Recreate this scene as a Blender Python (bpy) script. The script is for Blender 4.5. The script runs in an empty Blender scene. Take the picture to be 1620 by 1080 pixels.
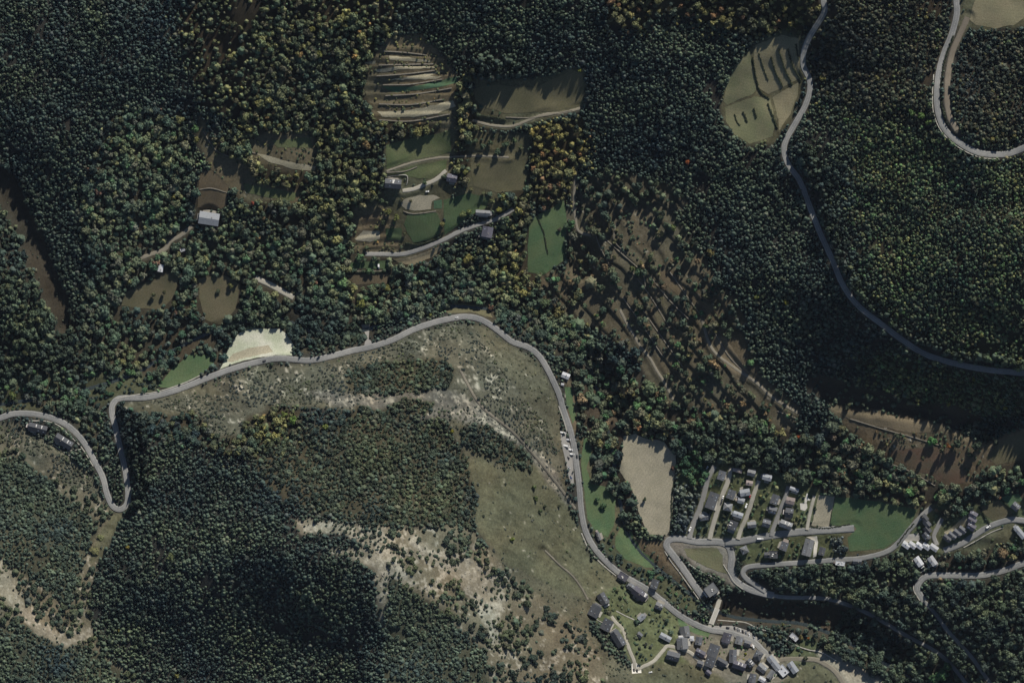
import bpy, math, random
import numpy as np
from mathutils import Vector
from mathutils.geometry import delaunay_2d_cdt

# ------------------------------------------------------------------ camera, sky, sun, exposure
SC = bpy.context.scene
COL = SC.collection
MPP = 0.75                       # metres on the ground per map unit
CAM_H = 30000.0
cam_d = bpy.data.cameras.new('camera'); cam = bpy.data.objects.new('camera', cam_d); COL.objects.link(cam)
cam_d.sensor_width = 36.0; cam_d.lens = 36.0 * (CAM_H - 60) / (1620 * MPP)
cam_d.clip_start = 20000.0; cam_d.clip_end = 60000.0
cam.location = (0, 0, CAM_H); cam.rotation_euler = (0, 0, 0)
SC.camera = cam

SUN_EL = math.radians(36.0); SUN_AZ = math.radians(24.0)      # azimuth from +Y towards +X
sunv = Vector((math.sin(SUN_AZ) * math.cos(SUN_EL), math.cos(SUN_AZ) * math.cos(SUN_EL), math.sin(SUN_EL)))
world = bpy.data.worlds.new('World'); SC.world = world; world.use_nodes = True
wn = world.node_tree.nodes; wn.clear()
sky = wn.new('ShaderNodeTexSky'); sky.sky_type = 'NISHITA'; sky.sun_disc = False
sky.sun_elevation = SUN_EL; sky.sun_rotation = SUN_AZ; sky.altitude = 1500
bg = wn.new('ShaderNodeBackground'); bg.inputs['Strength'].default_value = 0.050
wo = wn.new('ShaderNodeOutputWorld')
world.node_tree.links.new(sky.outputs['Color'], bg.inputs['Color'])
world.node_tree.links.new(bg.outputs['Background'], wo.inputs['Surface'])
sun_d = bpy.data.lights.new('sun', 'SUN'); sun_d.energy = 3.6; sun_d.angle = math.radians(0.5); sun_d.color = (1.0, 0.94, 0.84)
sun = bpy.data.objects.new('sun', sun_d); COL.objects.link(sun)
sun.rotation_euler = (-sunv).to_track_quat('-Z', 'Y').to_euler()
SC.view_settings.view_transform = 'Standard'; SC.view_settings.look = 'None'
SC.view_settings.exposure = 0.56; SC.view_settings.gamma = 1.0
SC.view_settings.use_curve_mapping = False
SC.cycles.max_bounces = 4; SC.cycles.diffuse_bounces = 2; SC.cycles.glossy_bounces = 1
SC.cycles.transparent_max_bounces = 4
SC.cycles.pixel_filter_type = 'BLACKMAN_HARRIS'; SC.cycles.filter_width = 1.5

rng = np.random.default_rng(7); random.seed(7)

# ------------------------------------------------------------------ helpers
def W(x, y): return ((x - 810.0) * MPP, (540.0 - y) * MPP)

STEP = 2.5; MX = 140; MY = 140
GX = np.arange(-MX, 1620 + MX + 0.1, STEP); GY = np.arange(-MY, 1080 + MY + 0.1, STEP)
NX, NY = len(GX), len(GY)
XX, YY = np.meshgrid(GX, GY)

def vnoise(x, y, scale, seed):
    """smooth value noise in -1..1"""
    r = np.random.default_rng(seed); n = 256
    t = r.uniform(-1, 1, (n, n))
    u = np.asarray(x, float) / scale + 1000.3; v = np.asarray(y, float) / scale + 1000.7
    i = np.floor(u).astype(int); j = np.floor(v).astype(int)
    f = u - i; g = v - j; f = f * f * (3 - 2 * f); g = g * g * (3 - 2 * g)
    i0, i1, j0, j1 = i % n, (i + 1) % n, j % n, (j + 1) % n
    return (t[j0, i0] * (1 - f) + t[j0, i1] * f) * (1 - g) + (t[j1, i0] * (1 - f) + t[j1, i1] * f) * g
def fbm(x, y, scale, seed, oct=4):
    s = 0; a = 1.0; tot = 0
    for o in range(oct):
        s = s + a * vnoise(x, y, scale / 2 ** o, seed + o * 17); tot += a; a *= 0.55
    return s / tot

def blur(a, k):
    ker = np.ones(2 * k + 1) / (2 * k + 1)
    for ax in (0, 1):
        a = np.apply_along_axis(lambda v: np.convolve(np.pad(v, k, mode='edge'), ker, 'valid'), ax, a)
    return a
def inpoly(poly, X, Y):
    c = np.zeros(X.shape, bool); n = len(poly)
    for k in range(n):
        x1, y1 = poly[k]; x2, y2 = poly[(k + 1) % n]
        if y1 == y2: continue
        m = (y1 > Y) != (y2 > Y)
        c ^= m & (X < (x2 - x1) * (Y - y1) / (y2 - y1) + x1)
    return c

def smooth_line(pts, step=2.0):
    P = np.array(pts, float)
    if len(P) < 3:
        n = max(2, int(np.hypot(*(P[-1] - P[0])) / step)); t = np.linspace(0, 1, n)[:, None]
        return P[0] * (1 - t) + P[-1] * t
    Q = np.vstack([2 * P[0] - P[1], P, 2 * P[-1] - P[-2]]); out = []
    for i in range(1, len(Q) - 2):
        p0, p1, p2, p3 = Q[i - 1], Q[i], Q[i + 1], Q[i + 2]
        n = max(2, int(np.hypot(*(p2 - p1)) / step))
        for t in np.arange(n) / n:
            out.append(0.5 * (2 * p1 + (p2 - p0) * t + (2 * p0 - 5 * p1 + 4 * p2 - p3) * t * t + (3 * p1 - p0 - 3 * p2 + p3) * t ** 3))
    out.append(P[-1])
    return np.array(out)

def normals2d(L):
    d = np.gradient(L, axis=0); d /= np.maximum(np.hypot(d[:, 0], d[:, 1])[:, None], 1e-6)
    return np.stack([-d[:, 1], d[:, 0]], 1)

# ------------------------------------------------------------------ materials
MATS = {}
def mat(name, col, rough=0.85, var=0.12, scale=0.6, bump=0.0, metal=0.0, spec=0.25, tint=False, attr=None, col2=None, detail=4.0, rows=0.0, each=0.0):
    if name in MATS: return MATS[name]
    m = bpy.data.materials.new(name); m.use_nodes = True; nt = m.node_tree; N = nt.nodes; L = nt.links
    b = N['Principled BSDF']; b.inputs['Roughness'].default_value = rough; b.inputs['Metallic'].default_value = metal
    b.inputs['Specular IOR Level'].default_value = spec
    geo = N.new('ShaderNodeNewGeometry')
    no = N.new('ShaderNodeTexNoise'); no.inputs['Scale'].default_value = scale; no.inputs['Detail'].default_value = detail
    no.inputs['Roughness'].default_value = 0.65
    L.new(geo.outputs['Position'], no.inputs['Vector'])
    mr = N.new('ShaderNodeMapRange'); mr.inputs[1].default_value = 0.3; mr.inputs[2].default_value = 0.7
    mr.inputs[3].default_value = 1 - var; mr.inputs[4].default_value = 1 + var
    L.new(no.outputs['Fac'], mr.inputs[0])
    mx = N.new('ShaderNodeVectorMath'); mx.operation = 'SCALE'
    if tint:
        a = N.new('ShaderNodeAttribute'); a.attribute_type = 'INSTANCER'; a.attribute_name = 'tint'
        L.new(a.outputs['Vector'], mx.inputs[0])
    elif attr:
        a = N.new('ShaderNodeAttribute'); a.attribute_name = attr; L.new(a.outputs['Color'], mx.inputs[0])
    elif col2 is not None:
        n2 = N.new('ShaderNodeTexNoise'); n2.inputs['Scale'].default_value = 0.045; n2.inputs['Detail'].default_value = 5.0
        L.new(geo.outputs['Position'], n2.inputs['Vector'])
        r2 = N.new('ShaderNodeMapRange'); r2.inputs[1].default_value = 0.38; r2.inputs[2].default_value = 0.62
        L.new(n2.outputs['Fac'], r2.inputs[0])
        mc = N.new('ShaderNodeMix'); mc.data_type = 'RGBA'
        mc.inputs[6].default_value = (*col, 1); mc.inputs[7].default_value = (*col2, 1)
        L.new(r2.outputs[0], mc.inputs[0]); L.new(mc.outputs[2], mx.inputs[0])
    else:
        mx.inputs[0].default_value = col
    sc_out = mr.outputs[0]
    if rows > 0:                                      # mowing and tractor lines
        wv = N.new('ShaderNodeTexWave'); wv.inputs['Scale'].default_value = .085; wv.inputs['Distortion'].default_value = 1.0; wv.inputs['Detail'].default_value = 2; wv.inputs['Detail Scale'].default_value = .25
        mp = N.new('ShaderNodeMapping'); mp.inputs['Rotation'].default_value = (0, 0, (len(MATS) * .61) % 3.14); L.new(geo.outputs['Position'], mp.inputs['Vector']); L.new(mp.outputs['Vector'], wv.inputs['Vector'])
        r3 = N.new('ShaderNodeMapRange'); r3.inputs[3].default_value = 1 - rows; r3.inputs[4].default_value = 1 + rows; L.new(wv.outputs['Fac'], r3.inputs[0])
        mm = N.new('ShaderNodeMath'); mm.operation = 'MULTIPLY'; L.new(sc_out, mm.inputs[0]); L.new(r3.outputs[0], mm.inputs[1]); sc_out = mm.outputs[0]
    if each > 0:                                      # every roof weathered a little differently
        oi = N.new('ShaderNodeObjectInfo'); r4 = N.new('ShaderNodeMapRange'); r4.inputs[3].default_value = 1 - each; r4.inputs[4].default_value = 1 + each; L.new(oi.outputs['Random'], r4.inputs[0])
        mm = N.new('ShaderNodeMath'); mm.operation = 'MULTIPLY'; L.new(sc_out, mm.inputs[0]); L.new(r4.outputs[0], mm.inputs[1]); sc_out = mm.outputs[0]
    L.new(sc_out, mx.inputs['Scale']); L.new(mx.outputs['Vector'], b.inputs['Base Color'])
    if bump > 0:
        bp = N.new('ShaderNodeBump'); bp.inputs['Strength'].default_value = bump; bp.inputs['Distance'].default_value = 0.6
        L.new(no.outputs['Fac'], bp.inputs['Height']); L.new(bp.outputs['Normal'], b.inputs['Normal'])
    MATS[name] = m
    return m

# ------------------------------------------------------------------ object helpers
def mesh(name, V, F, m=None, smooth=False):
    me = bpy.data.meshes.new(name); me.from_pydata([tuple(map(float, v)) for v in V], [], [tuple(map(int, f)) for f in F]); me.update()
    if m: me.materials.append(m)
    if smooth: me.polygons.foreach_set('use_smooth', [True] * len(me.polygons))
    return me
def link(name, data, parent=None):
    o = bpy.data.objects.new(name, data); COL.objects.link(o)
    if parent: o.parent = parent
    return o
def tag(o, label=None, cat=None, group=None, kind=None):
    if label: o['label'] = label
    if cat: o['category'] = cat
    if group: o['group'] = group
    if kind: o['kind'] = kind
    return o
def box(V, F, x0, x1, y0, y1, z0, z1):
    n = len(V)
    V += [(x0, y0, z0), (x1, y0, z0), (x1, y1, z0), (x0, y1, z0), (x0, y0, z1), (x1, y0, z1), (x1, y1, z1), (x0, y1, z1)]
    F += [(n, n + 3, n + 2, n + 1), (n + 4, n + 5, n + 6, n + 7), (n, n + 1, n + 5, n + 4), (n + 1, n + 2, n + 6, n + 5), (n + 2, n + 3, n + 7, n + 6), (n + 3, n, n + 4, n + 7)]

# ================================================================== TERRAIN
CP = [(1500,1080,-5),(1230,990,0),(1100,945,3),(1000,870,8),(970,760,12),(960,650,16),(930,570,22),(850,500,26),(700,490,32),(560,515,36),(400,510,42),(250,560,50),(130,610,56),(0,640,62),
(1100,800,14),(1250,820,20),(1380,820,22),(1200,890,12),(1150,880,10),(1490,860,30),(1600,820,42),(1600,900,34),(1470,930,22),(1300,890,13),(1420,880,24),
(1300,960,4),(1400,960,16),(1560,1000,34),(1620,1080,28),(1400,1030,2),(1450,1000,12),(1330,1000,0),
(1150,700,30),(1300,710,37),(1500,720,55),(1620,720,66),(1300,600,72),(1420,660,62),(1420,610,80),(1500,600,96),(1540,650,72),(1620,590,118),(1620,650,82),(1400,520,118),(1330,450,122),(1250,400,106),(1240,240,114),(1272,120,124),(1200,150,113),(1160,180,108),(1230,90,119),(1300,0,168),(1450,400,160),(1620,400,185),(1450,250,188),(1620,240,208),(1480,150,208),(1500,0,218),(1620,100,226),(1520,480,140),(1350,300,152),
(1100,550,45),(1000,600,24),(1050,450,52),(950,400,44),(1100,300,80),(1000,250,64),(950,150,84),(1050,100,118),(1000,0,142),(1150,0,152),(880,420,36),(860,360,44),(900,300,50),(1150,420,72),(1180,320,96),(1200,550,62),(1100,200,98),
(660,200,95),(660,130,110),(660,60,128),(700,0,148),(830,150,100),(830,60,126),(830,0,152),(700,290,70),(700,350,58),(650,400,48),(770,260,74),(800,340,54),(560,200,98),(450,250,90),(480,350,64),(420,100,130),(400,0,162),(580,330,62),(600,440,42),(740,440,40),
(330,280,88),(330,350,76),(260,430,66),(230,470,60),(340,470,54),(300,200,104),(280,100,138),(250,0,158),(100,100,144),(0,0,162),(0,200,140),(150,250,122),(20,280,104),(60,400,80),(110,520,64),(0,450,112),(150,400,86),(0,560,80),(180,150,138),
(30,660,66),(100,680,68),(160,750,78),(190,800,84),(185,720,74),(180,640,64),(300,605,56),(430,570,48),(570,550,44),(740,505,40),(830,545,36),(880,620,30),(905,720,24),(925,840,16),(1000,920,10),
(0,760,95),(60,720,82),(80,850,118),(0,900,140),(0,1080,160),(100,1000,135),(150,880,104),(145,980,104),(200,1070,96),
(250,720,92),(300,800,108),(250,900,112),(350,950,132),(300,1060,105),(450,870,180),(430,780,152),(350,660,90),(450,640,96),(540,600,90),(700,570,92),(720,620,106),(620,640,112),(560,700,138),(650,740,142),(600,800,168),(600,880,196),(600,950,202),(610,1080,205),(520,1000,160),(450,1060,130),(560,1060,170),(700,850,152),(740,750,112),(800,640,76),(830,720,70),(850,600,56),(860,820,60),(780,900,126),(700,1000,170),(780,1050,150),(850,950,88),(900,880,40),(920,960,50),(950,1000,44),(1000,1050,42),(900,1060,86),(1080,1000,18),(1150,1050,15),(1250,1060,12),(1300,1030,7)]
CP = np.array(CP, float); C2 = 45.0 ** 2
A = np.sqrt((CP[:, None, 0] - CP[None, :, 0]) ** 2 + (CP[:, None, 1] - CP[None, :, 1]) ** 2 + C2)
WT = np.linalg.solve(A - np.eye(len(CP)) * 14.0, CP[:, 2] - CP[:, 2].mean())
HH = np.full(XX.shape, CP[:, 2].mean())
for (cx, cy, _), w in zip(CP, WT):
    HH += w * np.sqrt((XX - cx) ** 2 + (YY - cy) ** 2 + C2)
HH += 2.2 * fbm(XX, YY, 90, 3, 4) + 15.0 * fbm(XX, YY, 140, 33, 3) * np.clip((HH - 28) / 50, 0, 1)
def bil(G, x, y):
    x = np.asarray(x, float); y = np.asarray(y, float)
    u = np.clip((x + MX) / STEP, 0, NX - 1.001); v = np.clip((y + MY) / STEP, 0, NY - 1.001)
    i = u.astype(int); j = v.astype(int); f = u - i; g = v - j
    return (G[j, i] * (1 - f) + G[j, i + 1] * f) * (1 - g) + (G[j + 1, i] * (1 - f) + G[j + 1, i + 1] * f) * g
def H(x, y): return bil(HH, x, y)

# ---------------- roads: (object name, label, material, width, points, marking)
ROADS = [
 ('road','grey asphalt valley road winding round the dry spur past the parked vans','asphalt',8.6,[(-60,690),(-20,668),(0,661),(25,654),(62,656),(92,665),(112,677),(132,698),(150,729),(163,755),(171,785),(181,802),(194,804),(203,790),(200,752),(192,715),(183,677),(177,650),(180,637),(191,630),(225,629),(250,625),(275,618),(300,609),(325,599),(362,585),(405,573),(442,567),(487,570),(517,565),(555,555),(585,549),(620,538),(650,523),(680,512),(712,504),(737,501),(762,506),(787,522),(810,540),(835,549),(852,562),(865,582),(875,602),(885,625),(892,650),(902,680),(909,710),(912,735),(916,765),(920,810),(927,841),(940,866),(960,889),(985,910),(1022,931),(1047,950),(1072,971),(1097,986),(1122,996),(1147,1000),(1172,1007),(1193,1016),(1208,1030),(1217,1039)],True),
 ('road','grey asphalt lane looping round the grass triangle and down into the shaded wood','asphalt',9.8,[(1112,944),(1098,924),(1085,905),(1073,888),(1062,874),(1055,863),(1060,854),(1075,852),(1105,857),(1135,857),(1152,863),(1158,880),(1157,900),(1163,917),(1181,930),(1205,938),(1225,942)],True),
 ('road','pale asphalt hairpin lane running behind the village gardens to the white terrace roofs','asphalt',7.4,[(1212,936),(1198,927),(1181,915),(1176,905),(1185,897),(1215,894),(1272,890),(1325,886),(1365,883),(1405,872),(1425,855),(1440,837),(1460,815),(1474,803)],False),
 ('road','wide grey village street with a dead end beside the green meadow','asphalt',10.5,[(1148,858),(1175,856),(1215,848),(1260,842),(1302,839),(1352,836)],False),
 ('road','grey asphalt village lane beside the blue-grey cedar grove','asphalt_light',7.5,[(1131,737),(1120,757),(1115,778),(1109,800),(1101,820),(1094,838),(1091,852)],False),
 ('road','straight pale concrete village street next to the long slate roof','concrete',6.5,[(1157,741),(1151,764),(1143,784),(1135,809),(1127,836),(1123,853)],False),
 ('road','pale concrete village street with parked vans along its kerb','concrete',6.0,[(1201,760),(1193,782),(1183,814),(1173,837),(1168,853)],False),
 ('road','short grey village street with paved verges below the white garden terrace','asphalt_light',6.0,[(1248,769),(1244,784),(1236,804),(1229,823),(1223,838),(1221,848)],False),
 ('road','narrow concrete lane between the white garden terrace and the tan field strip','concrete',4.5,[(1289,784),(1283,807),(1277,838)],False),
 ('road','grey road bending round the two white roofed villas into the dark wood','asphalt',9.0,[(1700,868),(1620,891),(1590,902),(1552,910),(1502,910),(1470,911),(1456,920),(1452,932),(1458,944),(1463,951)],True),
 ('road','grey lane climbing past the stepped slate terrace houses','asphalt',8.5,[(1494,871),(1522,860),(1540,848),(1565,833),(1590,824),(1607,822),(1640,826)],False),
 ('road','curved grey drive between the two stepped terraces','asphalt_light',6.0,[(1483,862),(1478,848),(1484,834),(1491,820)],False),
 ('road','pale mountain road descending past the hedged fields into forest shade','asphalt',8.2,[(1303,-60),(1301,0),(1302,22),(1281,57),(1271,82),(1270,105),(1279,125),(1280,145),(1272,170),(1255,200),(1242,224),(1240,242),(1247,262),(1265,288),(1282,332),(1297,370),(1315,410),(1332,450),(1355,482),(1390,510),(1430,540),(1465,561),(1515,576),(1565,585),(1620,590),(1700,596)],True),
 ('road','pale asphalt bend curving round the isolated wooded knoll','asphalt',9.0,[(1506,-60),(1509,0),(1510,25),(1502,57),(1490,87),(1482,117),(1479,150),(1481,180),(1492,207),(1515,228),(1545,243),(1577,246),(1600,242),(1625,230),(1690,190)],True),
 ('dirt_track','brown dirt strip inside the bend round the wooded knoll','dirt',8.0,[(1527,30),(1514,60),(1502,90),(1495,137),(1497,180),(1510,208)],False),
 ('road','narrow grey farm road climbing past the slate farmhouse','asphalt_light',6.0,[(812,331),(790,344),(767,352),(730,365),(700,380),(662,395),(635,402),(602,402),(578,402)],False),
 ('dirt_track','pale farmyard track behind the sand riding ring','concrete',5.5,[(706,270),(690,284),(672,292),(655,299),(637,302)],False),
 ('dirt_track','pale gravel lane ending in a turning space among the trees','concrete',8.0,[(404,440),(418,446),(432,453),(448,462),(464,471)],False),
 ('footpath','pale footpath between the two upper meadows','dirt_pale',2.2,[(612,271),(632,264),(655,257),(692,250),(712,249),(755,247),(805,249)],False),
 ('footpath','pale grit footpath below the big brown upper field','dirt_pale',3.2,[(748,191),(765,196),(780,199),(810,200),(835,191),(860,182),(890,179),(918,172)],False),
 ('dirt_track','grey farm track winding from the barn to the white shed','dirt_pale',5.5,[(304,358),(287,372),(270,382),(260,395),(240,402),(222,409)],False),
 ('footpath','pale dirt footpath running down beside the steep green meadow','dirt_pale',3.0,[(912,268),(909,295),(908,325),(911,350),(916,366),(935,372)],False),
 ('footpath','pale stony path crossing the overgrown terraces above the river','dirt_pale',3.2,[(981,490),(992,512),(1003,530),(1013,548),(1028,566),(1040,587),(1052,606),(1065,632)],False),
 ('footpath','sandy contour path along the terraces above the village','dirt_pale',3.6,[(1110,505),(1127,552),(1160,580),(1195,604),(1218,625),(1240,640),(1262,653)],False),
 ('dirt_track','stony track cutting down the dry hillside above the parked vans','dirt_pale',3.0,[(728,585),(760,640),(810,682),(847,722),(885,770),(910,805)],False),
 ('dirt_track','pale gravel track curving round the dry field beside the river bank','dirt_pale',7.0,[(1217,1039),(1230,1044),(1250,1043),(1271,1043),(1291,1044),(1308,1052),(1324,1065),(1340,1090)],False),
 ('road','narrow concrete lane between the hillside village houses','concrete',5.0,[(967,975),(975,985),(985,995),(990,1010),(996,1028),(1003,1045),(1006,1058),(1020,1053),(1035,1045),(1050,1028),(1057,1022),(1075,1026),(1092,1032),(1103,1042),(1120,1060)],False),
 ('road','short pale access lane to the bridge over the shaded river','concrete',6.5,[(1122,995),(1126,985),(1131,972),(1136,958),(1139,948)],False),
 ('dirt_track','thin earth track down the dry grass slope to the slate houses','dirt_pale',2.0,[(862,870),(885,893),(905,910),(920,930),(930,948)],False),
 ('road','narrow lane lost in the shaded wood below the hairpin','asphalt',5.5,[(1222,942),(1247,945),(1290,946),(1325,951),(1377,972),(1432,1004),(1490,1037),(1530,1082),(1560,1130)],False),
 ('road','narrow lane dropping into the shaded wood below the villas','asphalt',5.5,[(1461,949),(1480,970),(1502,1000),(1540,1042),(1580,1100)],False),
]
lines = [smooth_line(r[4]) for r in ROADS]
RD = np.full(XX.shape, 1e9)     # distance to the nearest road edge
TH = HH.copy()
profiles = []
for r, L in zip(ROADS, lines):
    z = H(L[:, 0], L[:, 1]); k = 15
    zp = np.pad(z, k, mode='edge'); z = np.convolve(zp, np.ones(2 * k + 1) / (2 * k + 1), 'valid')
    profiles.append(z)
best = np.full(XX.shape, 1e9); bz = np.zeros(XX.shape)
for r, L, z in zip(ROADS, lines, profiles):
    hw = r[3] / 2; rad = hw + 11
    for (x, y), zz in zip(L, z):
        i0 = int((x - rad + MX) / STEP); i1 = int((x + rad + MX) / STEP) + 2; j0 = int((y - rad + MY) / STEP); j1 = int((y + rad + MY) / STEP) + 2
        i0, j0 = max(i0, 0), max(j0, 0)
        if i1 <= i0 or j1 <= j0: continue
        d = np.hypot(XX[j0:j1, i0:i1] - x, YY[j0:j1, i0:i1] - y) - hw
        m = d < best[j0:j1, i0:i1]
        best[j0:j1, i0:i1][m] = d[m]; bz[j0:j1, i0:i1][m] = zz
t = np.clip(1 - (best - 1.5) / 8.0, 0, 1); t = t * t * (3 - 2 * t)
HH = HH * (1 - t) + bz * t
RD = best

KEEPOPEN = np.full(XX.shape, 1e9)  # lanes that tree shadows are kept off
for ri, (r, L) in enumerate(zip(ROADS, lines)):
    if ri in (14, 18, 19, 21, 22, 23, 24) or 'shaded wood below' in r[1]: continue
    for x, y in L[::2]:
        if (ri == 0 and ((175 < x < 215 and 645 < y < 800) or 470 < x < 520)) or (ri == 1 and x > 1215) or (ri == 9 and y > 945 and x < 1600) or (ri == 12 and (y > 250 or y < 25 or 95 < y < 165)): continue
        hw = r[3] / 2; rad = hw + 4
        i0 = max(int((x - rad + MX) / STEP), 0); i1 = max(int((x + rad + MX) / STEP) + 2, 0); j0 = max(int((y - rad + MY) / STEP), 0); j1 = max(int((y + rad + MY) / STEP) + 2, 0)
        KEEPOPEN[j0:j1, i0:i1] = np.minimum(KEEPOPEN[j0:j1, i0:i1], np.hypot(XX[j0:j1, i0:i1] - x, YY[j0:j1, i0:i1] - y) - hw)
# ---------------- river bed
RIVER = smooth_line([(1640,1150),(1520,1110),(1400,1052),(1330,1012),(1270,990),(1210,985),(1160,978),(1120,962),(1085,935),(1045,903),(1012,872),(990,835),(975,760),(966,700),(952,650),(935,590),(905,545),(850,512),(790,492),(700,487),(640,505),(570,525),(500,528),(440,505),(370,512),(290,545),(215,590),(120,620),(0,640),(-80,650)])
bd = np.full(XX.shape, 1e9)
for x, y in RIVER[::2]:
    i0 = max(int((x - 22 + MX) / STEP), 0); j0 = max(int((y - 22 + MY) / STEP), 0); i1 = i0 + 19; j1 = j0 + 19
    s = (slice(j0, j1), slice(i0, i1)); bd[s] = np.minimum(bd[s], np.hypot(XX[s] - x, YY[s] - y))
HH -= 4.0 * np.clip(1 - bd / 14.0, 0, 1) * np.clip((RD - 1) / 6, 0, 1)

# ---------------- steep gorges and scarps, ground sunk to put these areas in shade
for dep, poly in [(13, [(1128,952),(1165,938),(1215,953),(1290,956),(1330,964),(1400,1000),(1450,1040),(1410,1052),(1330,1004),(1270,990),(1200,986),(1140,980)]),
                  (16, [(925,548),(955,555),(985,600),(1000,640),(985,668),(962,660),(945,640),(930,600)]),
                  (9, [(1290,600),(1360,612),(1440,645),(1520,652),(1600,660),(1560,700),(1480,665),(1420,655),(1350,648),(1300,640)]),
                  (9, [(0,255),(20,270),(48,330),(78,400),(104,460),(120,520),(90,530),(66,470),(44,420),(16,350),(-10,300)]),
                  (12, [(905,370),(945,385),(940,440),(905,440),(895,410)])]:
    g = inpoly(poly, XX, YY).astype(float)
    for _ in range(2): g = blur(g, 2)
    HH -= dep * g * np.clip((RD - 0.5) / 5, 0, 1)

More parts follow.
